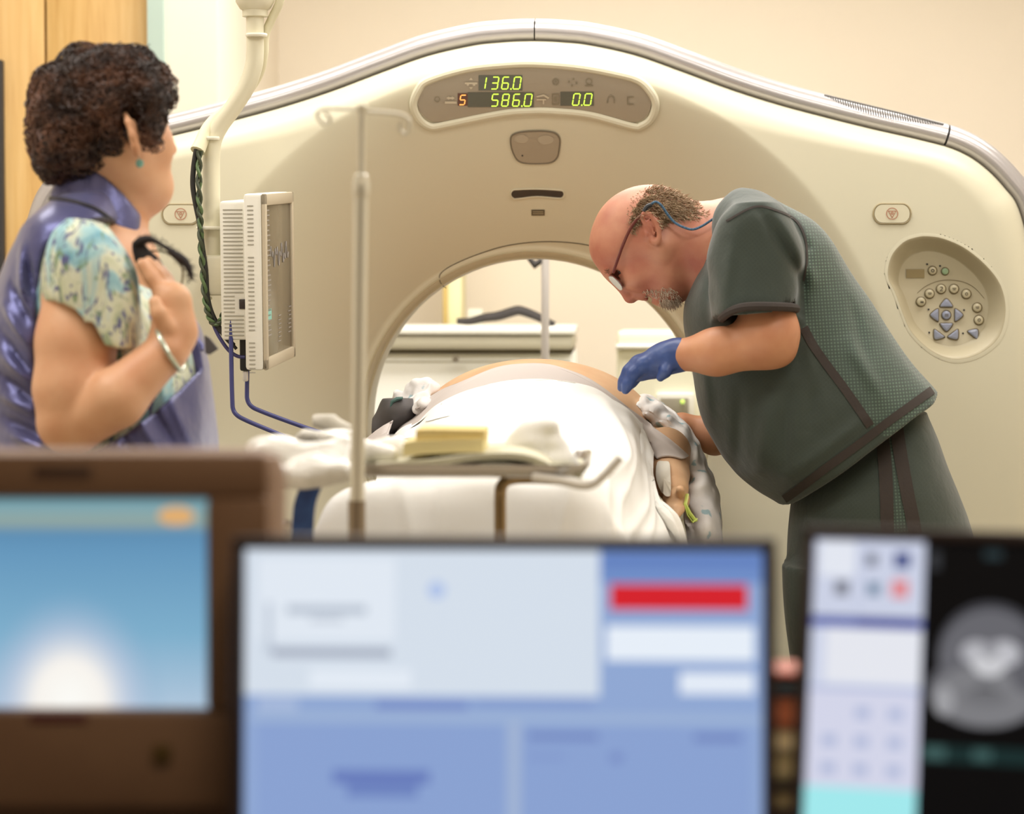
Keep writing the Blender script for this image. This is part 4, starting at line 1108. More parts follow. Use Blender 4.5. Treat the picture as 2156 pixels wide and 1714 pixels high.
# local frame: n = screen normal, t = across the screen (away from us), u = up
Fq = Fig(YA)
n_ang = math.radians(2)    # heading of the normal: mostly +x, a little towards the camera
nrm = np.array([math.cos(n_ang), -math.sin(n_ang), 0]); tt = np.array([math.sin(n_ang), math.cos(n_ang), .052]); tt /= np.linalg.norm(tt); uu = np.cross(nrm, tt)
Hm = .322; Wm = .32; Dm = .034
# near front corner of the bezel is seen at x=556
zc = W(560, 585, YA)[2]
near = W(553, 585, YA-.10)            # front face, near vertical edge
cen = near+tt*(Wm/2)-nrm*(Dm/2)
cen[2] = W(556, 585, YA-.10)[2]
Rm = Matrix(np.stack([nrm, tt, uu], 1).tolist())
def mbx(mb, c, size, bev=.004): return mb.box(cen+nrm*c[0]+tt*c[1]+uu*c[2], size, bev, Rm)
mbx(MB(), (0, 0, 0), (Dm, Wm, Hm), .006).build('frame', whm, A)
for a_, b_ in (((0, Hm/2-.011), (Wm, .022)), ((0, -Hm/2+.011), (Wm, .022)), ((-Wm/2+.009, 0), (.018, Hm)), ((Wm/2-.009, 0), (.018, Hm))):
    mbx(MB(), (Dm/2+.003, a_[0], a_[1]), (.008, b_[0], b_[1]), .003).build('bezel', M('bezel_taupe', (196, 184, 160), .4), A)
scr = M('dim_screen', (126, 116, 96), .25, var=(7, (116, 106, 86)))
mbx(MB(), (Dm/2+.0006, 0, 0), (.002, Wm-.03, Hm-.036), .0005).build('screen', scr, A)
txt = M('screen_text', (150, 144, 138), .4, emit=.06); cy_ = M('screen_cyan', (126, 190, 176), .4, emit=.15)
r = random.Random(3)
for k in range(26):
    mbx(mb2 := MB(), (Dm/2+.0022, -Wm/2+.045+.012*r.random(), .13-.0092*k), (.0006, .02+.03*r.random(), .0028), 0)
    mb2.build('screen_line', txt, A, smooth=False)
mbx(MB(), (Dm/2+.0022, -Wm/2+.052, -.062), (.0006, .05, .02), 0).build('screen_key', cy_, A, smooth=False)
for k in range(7):
    for j, yy in enumerate((.00, .12)):
        mbx(mb2 := MB(), (Dm/2+.0022, yy+.01*r.random(), -.07-.008*k+(.01 if j else 0)), (.0006, .03, .002), 0); mb2.build('screen_line', txt, A, smooth=False)
wv = [cen+nrm*(Dm/2+.0026)+tt*(-.09+.003*i)+uu*(.045+.022*math.sin(i*.55)*math.cos(i*.21)) for i in range(70)]
MB().tube(wv, .0009, 4, False).build('screen_trace', txt, A)
# rear housing with louvres
HB = .255; DB = .05; WB = .26
bc = -Dm/2-DB/2
mbx(MB(), (bc, .0, .02), (DB, WB, HB), .006).build('rear_housing', whm, A)
yb_ = -WB/2-.0007
mb = MB()
for k in range(33):
    zz = .02+HB/2-.016-.0072*k
    if 22 <= k <= 26: mbx(mb, (bc-.009, yb_, zz), (.02, .002, .0019), 0)
    else: mbx(mb, (bc, yb_, zz), (.036, .002, .0019), 0)
mb.build('vent', slotm, A, smooth=False)
mb = MB()
for k in range(40):
    if k in (10, 11, 30, 31): continue
    mbx(mb, (-.004, -Wm/2-.0006, Hm/2-.022-.0078*k), (.011, .002, .002), 0)
mb.build('vent', slotm, A, smooth=False)
mbx(MB(), (bc+.016, yb_, .02+HB/2-.016-.0072*24), (.012, .004, .018), .001).build('power_switch', M('switch_black', (50, 44, 42), .4), A)
mbx(MB(), (bc+.014, -WB/2+.05, -HB/2-.005), (.022, .04, .07), .004).build('plug', cblack, A)
mbx(MB(), (bc+.012, -WB/2+.04, -HB/2-.05), (.010, .01, .02), .003).build('connector', chrome, A)
# blue bent handle tubes
blue = M('handle_blue', (66, 70, 128), .35)
HP = [(486, 672, -.06), (487, 760, -.06), (489, 840, -.06), (491, 862, -.06), (500, 875, -.06), (520, 886, -.05), (560, 903, -.03), (640, 936, 0), (690, 956, .02), (708, 962, .03), (722, 956, .045), (722, 936, .058), (712, 922, .06), (660, 906, .05), (600, 885, .03), (550, 866, .01), (530, 856, .0), (521, 842, .0), (520, 820, 0), (521, 760, 0), (521, 676, .0)]
MB().tube(cr([W(x, y, YA+d) for x, y, d in HP], 160), .0042, 12).build('handle', blue, A)
# ------------------------------------------------------------------ man in green scrubs leaning over the patient
MY = -.45
fm = Fig(MY); P_ = fm.p; r_ = fm.r
def skin(name, a, b, rough=.5):
    m = M(name, a, rough, var=(16, b, 4, .3, .72), bump=(420, .1, .0008), sss=.08)
    return m
skm = skin('skin_ruddy', (196, 140, 110), (170, 98, 78))
man = thing('person', 'bald man in dark green scrubs and blue gloves bending over the patient', 'person', (P_(1850, 1000)[0], MY, 0))
# ---- body: head, neck, shoulders, both arms, hips - one surface
f = Field(*bounds((1225, 1120, MY+-.30), (2000, 370, MY+.36)), .0032)
f.h
def rot_xz(ang):   # rows: local axes (long, depth, up) for an ellipsoid turned in the picture plane
    c, s = math.cos(ang), math.sin(ang); return [(c, 0, s), (0, 1, 0), (-s, 0, c)]
# skull and face
f.ell(P_(1360, 489), (r_(114), .077, r_(99)), .01, rot=rot_xz(math.radians(14)))
f.ell(P_(1312, 527), (r_(64), .060, r_(52)), .03)
f.cap(P_(1322, 556), P_(1398, 592), r_(50), r_(46), .02, flat=((0, 1, 0), 1.02))
f.cap(P_(1352, 560), P_(1400, 585), r_(40), r_(42), .03, flat=((0, 1, 0), .74))
f.cap(P_(1284, 574, -.036), P_(1284, 574, .036), r_(9), None, .012)            # brow
f.cap(P_(1294, 586), P_(1326, 624), r_(10), r_(13), .010)                       # nose
f.ell(P_(1329, 626), (r_(14), .0135, r_(12)), .006)
for e in (-1, 1):
    f.ell(P_(1339, 619, e*.0145), (r_(10.5), .0085, r_(10)), .005); f.cap(P_(1346, 620, e*.019), P_(1341, 627, e*.017), r_(2.6), None, .003, op='sub')
    f.ell(P_(1340, 584, e*.040), (r_(30), .024, r_(26)), .02)                    # cheek
    f.ell(P_(1302, 577, e*.033), (r_(12), .014, r_(11)), .010, op='sub')          # eye socket
    f.ell(P_(1311, 570, e*.031), (r_(10), .0105, r_(9.5)), .003)
    f.cap(P_(1299, 564, e*.040), P_(1318, 561, e*.043), r_(4), None, .005); f.cap(P_(1305, 581, e*.040), P_(1320, 575, e*.043), r_(3.6), None, .005)
    f.cap(P_(1404, 606, e*.024), P_(1392, 522, e*.060), r_(30), r_(24), .03)      # jaw
f.cap(P_(1354, 623, -.017), P_(1354, 623, .017), r_(10), None, .008)
f.cap(P_(1380, 627, -.017), P_(1380, 627, .017), r_(10), None, .006)
f.cap(P_(1367, 630, -.028), P_(1367, 630, .028), r_(6.5), None, .004, op='sub')
f.cap(P_(1364, 622, -.030), P_(1366, 626, -.024), r_(2.4), None, .004, op='sub')
f.ell(P_(1408, 618), (r_(26), .030, r_(22)), .015)
# ears
for e in (-1, 1):
    rim = [(1357, 470), (1351, 457), (1357, 448), (1369, 451), (1380, 465), (1387, 483), (1388, 500), (1383, 511), (1375, 509), (1372, 500)]
    f.chain([P_(x, y, e*(.083+.006*math.sin(i/9*math.pi))) for i, (x, y) in enumerate(rim)], [r_(5), r_(5), r_(5), r_(5), r_(5.2), r_(5.2), r_(5.4), r_(6.5), r_(6), r_(4)], k=.003)
    f.ell(P_(1370, 482, e*.078), (r_(16), .0075, r_(25)), .006, rot=rot_xz(math.radians(-28)))
    f.ell(P_(1371, 487, e*.0885), (r_(7), .006, r_(11)), .003, op='sub', rot=rot_xz(math.radians(-28)))
    f.cap(P_(1366, 466, e*.086), P_(1377, 492, e*.088), r_(3), None, .003)
    f.ell(P_(1361, 493, e*.083), (r_(5), .005, r_(6)), .003)
# neck and trunk
f.cap(P_(1415, 508), P_(1520, 520), r_(66), r_(80), .035, flat=((0, 1, 0), 1.1))
f.cap(P_(1540, 520), P_(1640, 700), r_(100), r_(150), .04, flat=((0, 1, 0), .85))
f.cap(P_(1640, 700), P_(1800, 980), r_(170), r_(150), .04, flat=((0, 1, 0), .95))
f.cap(P_(1590, 490, -.14), P_(1590, 490, .14), r_(62), None, .04)
# near arm
f.cap(P_(1590, 500, -.17), P_(1618, 690, -.22), r_(54), r_(54), .03)
f.ell(P_(1626, 706, -.225), (r_(47), .047, r_(50)), .03)
f.cap(P_(1612, 724, -.228), P_(1508, 741, -.215), r_(49), r_(45), .03)
f.cap(P_(1508, 741, -.215), P_(1428, 748, -.19), r_(44), r_(31), .02)
f.ell(P_(1644, 742, -.235), (r_(22), .022, r_(20)), .02)
f.cap(P_(1428, 748, -.19), P_(1385, 760, -.17), r_(29), r_(27), .01, flat=((0, 1, 0), 1.15))
# far arm reaching under
f.cap(P_(1590, 520, .17), P_(1600, 780, .22), r_(56), r_(50), .03)
f.cap(P_(1600, 790, .22), P_(1505, 918, .20), r_(48), r_(38), .02)
f.cap(P_(1505, 918, .20), P_(1440, 896, .20), r_(38), r_(27), .02)
f.ell(P_(1426, 896, .20), (r_(22), .034, r_(20)), .02)
for k in range(4):
    f.chain([P_(1426, 896, .18+.018*k-.01), P_(1410, 904, .18+.018*k-.012), P_(1402, 918, .18+.018*k-.012)], [.010, .009, .0078], .004)
f.chain([P_(1434, 900, .17), P_(1422, 910, .165), P_(1412, 918, .165)], [.011, .010, .008], .004)
V, Qd = f.mesh(1); V, Qd = biggest(V, Qd)
cen_ = V[Qd].mean(1); cx_, cy_ = PROJ(cen_)
ska = skin('skin_tan', (196, 142, 104), (182, 122, 88))
bodyo = mesh_obj('body', V, Qd, [skm, ska], man, idx=((cx_ > 1395) & (cy_ > 640)).astype(int))
bm_ = bvh(V, Qd)
# lips and eye
lipm = M('lips', (168, 92, 80), .45)
mb = MB(); mb.ball(P_(1381, 629, -.006), (r_(9), .021, r_(8.5)), 14, 10); mb.ball(P_(1359, 628, -.004), (r_(6), .019, r_(6)), 14, 10); mb.build('lips', lipm, man)
for e in (-1, 1):
    mb = MB(); mb.ball(P_(1310, 570, e*.0345), (r_(9.5), .0105, r_(8.6)), 16, 12); ey = mb.build('eye', M('eye_white', (226, 214, 202), .2), man)
    mb = MB(); mb.ball(P_(1306, 573, e*.0385), (r_(4.6), .0078, r_(4.4)), 12, 8); mb.build('iris', M('iris_dark', (62, 54, 48), .15), ey)
    bw = MB()
    rnd = random.Random(5)
    for k in range(60):
        a = P_(1280+rnd.uniform(-3, 5), 571+rnd.uniform(-5, 6), e*rnd.uniform(.012, .052)); b = a+np.array([rnd.uniform(-.006, .002), e*.005, rnd.uniform(-.004, .004)])
        bw.tube([a, b], [.0006, .0002], 3, False)
    bw.build('eyebrow', M('hair_brow', (138, 110, 84), .7), man)
# ---- hair: short, grey-brown round the back and sides
hairm = M('hair_grey_brown', (172, 148, 116), .75, var=(60, (136, 112, 84), 4))
goat = M('goatee_grey', (214, 198, 178), .8, var=(80, (186, 166, 142), 3))
hpoly = [(1372, 386), (1400, 386), (1430, 396), (1457, 418), (1484, 448), (1486, 460), (1450, 462), (1418, 462), (1400, 470), (1392, 480), (1388, 470), (1380, 454), (1366, 444), (1352, 446), (1347, 460), (1338, 482), (1330, 490), (1326, 470), (1332, 445), (1344, 425), (1356, 408), (1368, 394)]
def strands(poly, tree, n, lenr, rad, dirf, name, mat, parent, seed=1, jit=.4):
    rnd = random.Random(seed); mb = MB(); P = np.array(poly, float); x0, y0 = P.min(0); x1, y1 = P.max(0); k = 0; tries = 0
    while k < n and tries < n*8:
        tries += 1
        x, y = rnd.uniform(x0, x1), rnd.uniform(y0, y1)
        if sdpoly(np.array([x]), np.array([y]), poly)[0] > rnd.uniform(-2, 3): continue
        p = ray(tree, x, y, -.0008)
        if p is None: continue
        d = np.array(dirf(x, y), float)+np.array([rnd.gauss(0, jit) for _ in range(3)]); d /= np.linalg.norm(d)
        q = p+d*rnd.uniform(*lenr); m_ = (p+q)/2+np.array([rnd.gauss(0, .0008) for _ in range(3)])
        mb.tube([p, m_, q], [rad, rad*.8, rad*.3], 3, False); k += 1
    return mb.build(name, mat, parent)
c3 = P_(1360, 489)
def outd(x, y):
    p = W(x, y, MY-.07); v = p-c3; v[1] = -.03; v /= np.linalg.norm(v); return v*.5+np.array([.75, -.35, -.35])
strands([(1318, 440), (1330, 415), (1350, 396), (1372, 386), (1400, 386), (1400, 440), (1350, 446), (1338, 478), (1322, 482), (1316, 462)], bm_, 900, (.0025, .005), .0006, lambda x, y: (.8, -.4, -.3), 'hair_stubble', hairm, man, 9)
strands(hpoly, bm_, 2600, (.006, .014), .00075, outd, 'hair', hairm, man, 3)
# far-side hair too, mirrored in depth
src = [o for o in man.children if o.name.split('.')[0] == 'hair'][0]
me = src.data.copy(); 
for v in me.vertices: v.co.y = -v.co.y
me.flip_normals(); ho = bpy.data.objects.new('hair', me); COL.objects.link(ho); ho.parent = man
gp = [(1352, 615), (1362, 612), (1378, 610), (1396, 606), (1412, 604), (1430, 622), (1434, 640), (1418, 648), (1402, 644), (1392, 640), (1386, 628), (1370, 621), (1357, 626)]
strands(gp, bm_, 420, (.003, .008), .0007, lambda x, y: (.35, -.5, -.8), 'goatee', goat, man, 5)
strands([(1386, 640), (1400, 646), (1420, 648), (1438, 640), (1425, 630), (1395, 630)], bm_, 260, (.006, .012), .0007, lambda x, y: (.3, -.2, -1), 'goatee', goat, man, 6)
# ---- glasses
gf = M('frame_red_brown', (104, 50, 44), .3, coat=.5)
gb = thing_part = bpy.data.objects.new('glasses', None)
gfr = MB()
tl_ = [P_(1360, 440, -.085), P_(1352, 452, -.0865), P_(1340, 463, -.085), P_(1326, 484, -.083), P_(1312, 515, -.078), P_(1300, 548, -.072), P_(1291, 575, -.068)]
gfr.tube(cr(tl_, 40), .0028, 8, flat=1.0)
tl2 = [P_(1360, 440, .085), P_(1340, 463, .085), P_(1312, 515, .078), P_(1291, 575, .068)]
gft = MB().tube(cr(tl2, 30), .0028, 8)
COL.objects.unlink(gb) if gb.name in COL.objects else None
bpy.data.objects.remove(gb)
gl_ = gfr.build('glasses', gf, man)
gft.build('temple', gf, gl_)
lens = M('lens_clear', (240, 244, 244), .03, trans=1.0, ior=1.1)
for e in (-1, 1):
    o = []
    ax1 = (P_(1317, 612)-P_(1283, 578)); ax1 /= np.linalg.norm(ax1)
    for k in range(28):
        an = 2*math.pi*k/28; a, b = math.cos(an), math.sin(an)
        nrm_ = np.array([-ax1[2], 0, ax1[0]]); nrm_ = nrm_ if nrm_[0] < 0 else -nrm_
        yy_ = e*.034+.026*np.sign(b)*abs(b)**.75
        o.append(P_(1296, 596, 0)+ax1*.0165*np.sign(a)*abs(a)**.75+np.array([0, yy_, 0])-nrm_*(.009*(abs(yy_)/.06)**1.6-.003))
    MB().prism(o, nrm_*.002).build('lens', M('lens_glint', (240, 242, 238), .06, trans=.5, ior=1.5), gl_)  # milky white base colour stands in for the glint on the glass
    MB().tube(o+o[:2], .0011, 6, False).build('rim', gf, gl_)
MB().tube(cr([P_(1283, 580, -.008), P_(1281, 578, 0), P_(1283, 580, .008)], 10), .0014, 6).build('bridge', gf, gl_)
MB().tube(cr([P_(1356, 446, -.0875), P_(1362, 436, -.087), P_(1372, 431, -.087)], 16), .0042, 8).build('cord_sleeve', M('cord_sleeve_black', (34, 36, 40), .5), gl_)
MB().tube(cr([P_(1370, 431, -.087), P_(1380, 425, -.086), P_(1392, 432, -.086), P_(1406, 452, -.085), P_(1420, 468, -.085), P_(1438, 478, -.085), P_(1458, 483, -.088), P_(1478, 476, -.092), P_(1500, 462, -.098), P_(1516, 452, -.10)], 60), .0022, 8).build('cord', M('cord_blue', (74, 110, 138), .7, var=(300, (40, 66, 88))), gl_)
# ---- glove
glm = M('nitrile_blue', (54, 78, 134), .42, var=(30, (45, 66, 120)), bump=(90, .25, .003))
g = Field(*bounds((1290, 840, MY+-.28), (1460, 695, MY+-.04)), .0022)
g.cap(P_(1446, 745, -.193), P_(1420, 749, -.188), r_(34), r_(32), .008, flat=((0, 1, 0), 1.0))
g.cap(P_(1420, 749, -.188), P_(1392, 758, -.178), r_(32), r_(30), .012, flat=((0, 1, 0), 1.15))
g.cap(P_(1394, 758, -.178), P_(1348, 774, -.165), r_(30), r_(24), .015, flat=((0, 1, 0), .85))
FN = [(-.190, 1352, 768, 1334, 786, 1322, 808, 1316, 821), (-.174, 1344, 764, 1325, 783, 1314, 804, 1307, 818), (-.157, 1346, 768, 1328, 786, 1318, 804, 1312, 817), (-.142, 1354, 776, 1338, 792, 1328, 806, 1322, 815)]
for d, x0, y0, x1, y1, x2, y2, x3, y3 in FN:
    g.chain([P_(1378, 764, d*.7-.05), P_(x0, y0, d), P_(x1, y1, d), P_(x2, y2, d), P_(x3, y3, d)], [.0125, .0118, .0108, .0092, .0072], .009)
g.chain([P_(1412, 766, -.205), P_(1402, 782, -.212), P_(1390, 795, -.208)], [.012, .0095, .0078], .008)
g.cap(P_(1384, 774, -.170), P_(1345, 788, -.165), r_(16), r_(12), .012)
g.plane(P_(1441, 745, -.19), np.array([1, 0, .12]), .002)
g.wob(.0006, 160, 3, 5)
V, Qd = g.mesh(1); V, Qd = biggest(V, Qd)
mesh_obj('glove', V, Qd, glm, man)['label'] = 'blue nitrile glove'
mb = MB(); mb.tube([P_(1441+4*math.cos(a)*.2, 744+31*math.sin(a), -.19+.029*math.cos(a)) for a in np.linspace(0, 2*math.pi, 30)], .002, 6, False); mb.build('glove_cuff', glm, man)
# ---- scrub shirt
def scrub(name, base, dot, plain=False):
    m = bpy.data.materials.new(name); m.use_nodes = True; n = m.node_tree.nodes; l = m.node_tree.links; b = n['Principled BSDF']
    b.inputs['Roughness'].default_value = .75; b.inputs['Sheen Weight'].default_value = .25
    tc = n.new('ShaderNodeTexCoord'); sp = n.new('ShaderNodeSeparateXYZ')
    mp = n.new('ShaderNodeMapping'); mp.inputs['Rotation'].default_value = (0, math.radians(40 if plain else 3), 0)
    l.new(tc.outputs['Object'], mp.inputs['Vector']); l.new(mp.outputs['Vector'], sp.inputs[0])
    def wave(sock, per):
        a = n.new('ShaderNodeMath'); a.operation = 'MULTIPLY'; a.inputs[1].default_value = 2*math.pi/per; l.new(sock, a.inputs[0])
        s = n.new('ShaderNodeMath'); s.operation = 'SINE'; l.new(a.outputs[0], s.inputs[0]); return s.outputs[0]
    per = .0058
    wz_ = wave(sp.outputs['Z'], per); wx_ = wave(sp.outputs['X'], per)
    mu = n.new('ShaderNodeMath'); mu.operation = 'MAXIMUM' if plain else 'ADD'; l.new(wx_, mu.inputs[0]); l.new(wz_, mu.inputs[1])
    mr = n.new('ShaderNodeMapRange'); mr.inputs['From Min'].default_value = .2; mr.inputs['From Max'].default_value = 1.3; l.new(mu.outputs[0], mr.inputs['Value'])
    no = n.new('ShaderNodeTexNoise'); no.inputs['Scale'].default_value = 7; l.new(tc.outputs['Object'], no.inputs['Vector'])
    m2 = n.new('ShaderNodeMath'); m2.operation = 'MULTIPLY'; l.new(mr.outputs[0], m2.inputs[0])
    mr2 = n.new('ShaderNodeMapRange'); mr2.inputs['From Min'].default_value = .3; mr2.inputs['From Max'].default_value = .7; mr2.inputs['To Min'].default_value = .05 if plain else .25; mr2.inputs['To Max'].default_value = .22 if plain else 1.0; l.new(no.outputs['Fac'], mr2.inputs['Value']); l.new(mr2.outputs[0], m2.inputs[1])
    mx = n.new('ShaderNodeMix'); mx.data_type = 'RGBA'; mx.inputs['A'].default_value = L(base); mx.inputs['B'].default_value = L(dot); l.new(m2.outputs[0], mx.inputs['Factor']); l.new(mx.outputs['Result'], b.inputs['Base Color'])
    n2 = n.new('ShaderNodeTexNoise'); n2.inputs['Scale'].default_value = 28; n2.inputs['Detail'].default_value = 4; l.new(tc.outputs['Object'], n2.inputs['Vector'])
    bp = n.new('ShaderNodeBump'); bp.inputs['Strength'].default_value = .35; bp.inputs['Distance'].default_value = .006; l.new(n2.outputs['Fac'], bp.inputs['Height']); l.new(bp.outputs['Normal'], b.inputs['Normal'])
    return m
green = scrub('scrub_green', (46, 56, 48), (68, 82, 70), True); greend = scrub('scrub_green_dotted', (50, 64, 55), (92, 116, 98)); trimk = M('scrub_trim', (50, 42, 37), .8, bump=(200, .2, .002))
A0, a_, n1, n2 = fm.axis((1815, 985), (1530, 470))
f = Field(*bounds((1425, 1080, MY+-.32), (1995, 380, MY+.34)), .0036)
f.loft(A0, a_, n1, n2, fm.st([(-22, -176, 214, 0, .20), (20, -190, 216, 0, .215), (69, -217, 210, 0, .225), (139, -241, 195, 0, .225), (213, -244, 187, 0, .215), (294, -232, 182, 0, .20), (368, -208, 174, 0, .195), (454, -176, 171, 0, .195), (512, -128, 156, 0, .185), (565, -62, 124, 0, .15), (600, -18, 98, 0, .11), (628, 25, 74, 0, .06)]), .01, p=2.25)
f.cap(P_(1572, 470, -.10), P_(1600, 500, -.19), r_(68), r_(72), .03)
f.cap(P_(1572, 470, .10), P_(1600, 500, .19), r_(68), r_(72), .03)
# sleeves
f.loft(P_(1588, 455, -.20), np.array([.03, -.06, -.99])/np.linalg.norm([.03, -.06, -.99]), (1, 0, 0), (0, 1, 0), [(t/fm.s, (lo_+hi_)/2/fm.s, (hi_-lo_)/2/fm.s, c, d) for t, lo_, hi_, c, d in [(-25, -45, 45, 0, .05), (10, -75, 70, 0, .064), (70, -92, 88, 0, .068), (140, -94, 90, 0, .076), (180, -86, 86, 0, .084), (200, -82, 84, 0, .086)]], .02, p=2.2)
f.cap(P_(1590, 500, .20), P_(1600, 690, .21), r_(80), r_(74), .03)
# near sleeve cut and neck opening
S_D = f.D.copy()
hp0, hp1 = P_(1642, 1060), P_(1966, 823)
hd_ = hp1-hp0; hn = np.array([hd_[2], 0, -hd_[0]]); hn = hn if hn[2] < 0 else -hn
f.plane(hp0, hn, .003)
# folds
X_, Y_, Z_ = f.grid((slice(None),)*3)
pxg, pyg = None, None
def fold(f, p0, p1, w, amp, dy=None):
    """a soft ridge (amp>0) running between two photo points on the near side"""
    a = P_(*p0, -.2); b = P_(*p1, -.2); ab = b-a; L2 = ab[0]**2+ab[2]**2
    t = np.clip(((X_-a[0])*ab[0]+(Z_-a[2])*ab[2])/L2, 0, 1)
    d = np.sqrt((X_-a[0]-t*ab[0])**2+(Z_-a[2]-t*ab[2])**2)*fm.s
    f.D = f.D-(amp*np.exp(-(d/w)**2)*np.sin(np.pi*np.clip(t, .05, .95))**.5).astype(np.float32)
fold(f, (1625, 445), (1712, 590), 14, .010); fold(f, (1600, 450), (1690, 600), 10, -.007); fold(f, (1660, 440), (1705, 520), 9, -.006)
fold(f, (1540, 500), (1520, 640), 12, .004); fold(f, (1700, 520), (1690, 660), 10, -.008); fold(f, (1490, 560), (1505, 640), 10, -.006)
fold(f, (1480, 760), (1500, 900), 12, .006); fold(f, (1620, 840), (1600, 1000), 16, .008); fold(f, (1660, 820), (1650, 980), 12, -.006); fold(f, (1560, 830), (1560, 990), 14, -.006); fold(f, (1720, 760), (1700, 900), 14, -.005)
fold(f, (1790, 720), (1850, 830), 14, .006); fold(f, (1700, 700), (1720, 840), 16, .005); fold(f, (1800, 640), (1830, 760), 12, -.004); fold(f, (1660, 1000), (1820, 880), 14, .006)
f.wob(.0022, 24, 5, 6); f.wob(.0012, 55, 8, 5)
# sleeve mouth: hollow the hem so that the arm comes out of an opening
f.cap(P_(1603, 685, -.222), P_(1601, 640, -.217), .062, .058, .004, op='sub')
sl = f._sl(P_(1498, 800, -.40), P_(1690, 655, -.145))
hem_n = np.array([-.04, 0, -1.0])
pc = P_(1600, 655, -.22)
dpl = ((X_-pc[0])*(-.05)+(Z_-pc[2])*(-1.0)).astype(np.float32)
# cut the sleeve off below its hem but leave the trunk
torso_only = Field.__new__(Field); 
armz = (Y_ < MY-.145)
V, Qd = f.mesh(1); V, Qd = biggest(V, Qd)
shirt_t = bvh(V, Qd)
cen_ = V[Qd].mean(1); cx_, cy_ = PROJ(cen_)
seamp = [(1640, 425), (1690, 470), (1704, 520), (1694, 600), (1692, 700), (1740, 770), (1790, 840), (1834, 900), (1860, 920), (2000, 900), (2000, 380), (1640, 380)]
idx = (sdpoly(cx_, cy_, seamp) < 0).astype(int)
shirt = mesh_obj('scrub_shirt', V, Qd, [green, greend], man, idx=idx)
shirt['label'] = 'dark green scrub shirt with dotted back panel'
mb = MB(); mb.add(*strip_on(shirt_t, [(1692, 690), (1712, 728), (1740, 768), (1770, 808), (1800, 850), (1832, 897)], 9, .0018, 50)); mb.build('side_band', trimk, man)
mb = MB(); mb.add(*strip_on(shirt_t, [(1652, 1050), (1680, 1030), (1735, 988), (1810, 934), (1870, 888), (1930, 845), (1962, 822)], 9, .0018, 60)); mb.build('hem_band', trimk, man)
mb = MB(); mb.add(*strip_on(shirt_t, [(1530, 466), (1590, 436), (1640, 446), (1676, 466), (1694, 500), (1698, 545), (1692, 592)], 2.2, .0015, 60)); mb.build('shoulder_seam', trimk, man)
mb = MB(); mb.tube([P_(1598+78*math.cos(a), 650+5*math.sin(a)+20*max(0, -math.cos(a))**3, -.222+.080*math.sin(a)) for a in np.linspace(0, 2*math.pi, 60)], r_(9), 8, False); mb.build('sleeve_hem', trimk, man)
cp = [(1494, 463), (1480, 520), (1470, 570), (1452, 620), (1440, 645)]
tp_ = tube_on(shirt_t, [(1498, 466), (1486, 510), (1480, 545)], .003, .001)
if len(tp_) > 3: MB().tube(tp_, .003, 8).build('collar_edge', trimk, man)
# ---- trousers and shoes
f = Field(*bounds((1640, 2125, MY+-.30), (2080, 850, MY+.32)), .0055)
A1, b1, m1, m2 = fm.axis((1850, 1500), (1850, 860))
f.loft(P_(1850, 1180), np.array([0, 0, 1.]), (1, 0, 0), (0, 1, 0), [(t/fm.s, (lo_+hi_)/2/fm.s, (hi_-lo_)/2/fm.s, 0, d) for t, lo_, hi_, d in [(-420, -140, 160, .12), (-300, -168, 185, .15), (-120, -186, 218, .185), (0, -188, 205, .20), (80, -186, 184, .20), (140, -176, 160, .195), (200, -140, 134, .18), (260, -70, 112, .15), (310, -10, 90, .12)]], .01, p=2.2)
for e, x0, x1 in ((-1, 1790, 1800), (1, 1890, 1900)):
    f.loft(P_(x0, 2085, e*.10), (P_(x0+10, 1220, e*.10)-P_(x0, 2085, e*.10))/np.linalg.norm(P_(x0+10, 1220, e*.10)-P_(x0, 2085, e*.10)), (1, 0, 0), (0, 1, 0), [(0, 0, .075, 0, .075), (.2, 0, .082, 0, .08), (.4, -.0, .088, 0, .085), (.6, .0, .105, 0, .095), (.76, .0, .12, 0, .105)], .03)
f.wob(.003, 22, 7, 6)
V, Qd = f.mesh(1); V, Qd = biggest(V, Qd)
pt_t = bvh(V, Qd)
cen_ = V[Qd].mean(1); cx_, cy_ = PROJ(cen_)
idx = (sdpoly(cx_, cy_, [(1868, 900), (1896, 900), (1925, 1110), (1880, 1150), (1862, 1100)]) < 0).astype(int)
mesh_obj('scrub_trousers', V, Qd, [green, greend], man, idx=idx)['label'] = 'dark green scrub trousers with two brown side stripes'
for P in ([(1856, 905), (1862, 960), (1866, 1030), (1868, 1110), (1870, 1250), (1870, 1390)], [(1886, 890), (1896, 960), (1908, 1030), (1922, 1100), (1940, 1200), (1950, 1300)]):
    vf = strip_on(pt_t, P, 14, .002, 50); MB().add(*vf).build('trouser_stripe', trimk, man)
shm = M('shoe_dark', (50, 46, 44), .4)
for e, x0 in ((-1, 1790), (1, 1890)):
    z0_ = 0
    bx_ = P_(x0, 2085, e*.10)[0]
    V, Qd = blobs([((bx_, MY+e*.10, .045), (.05, .045, .045), .02), ((bx_-.03, MY+e*.10, .045), (bx_-.16, MY+e*.10, .035), .045, .033, .02), ((bx_+.02, MY+e*.10, .075), (.045, .042, .05), .03)], (bx_-.25, MY+e*.10-.09, 0.004), (bx_+.12, MY+e*.10+.09, .16), .006)
    mesh_obj('shoe', V, Qd, shm, man)
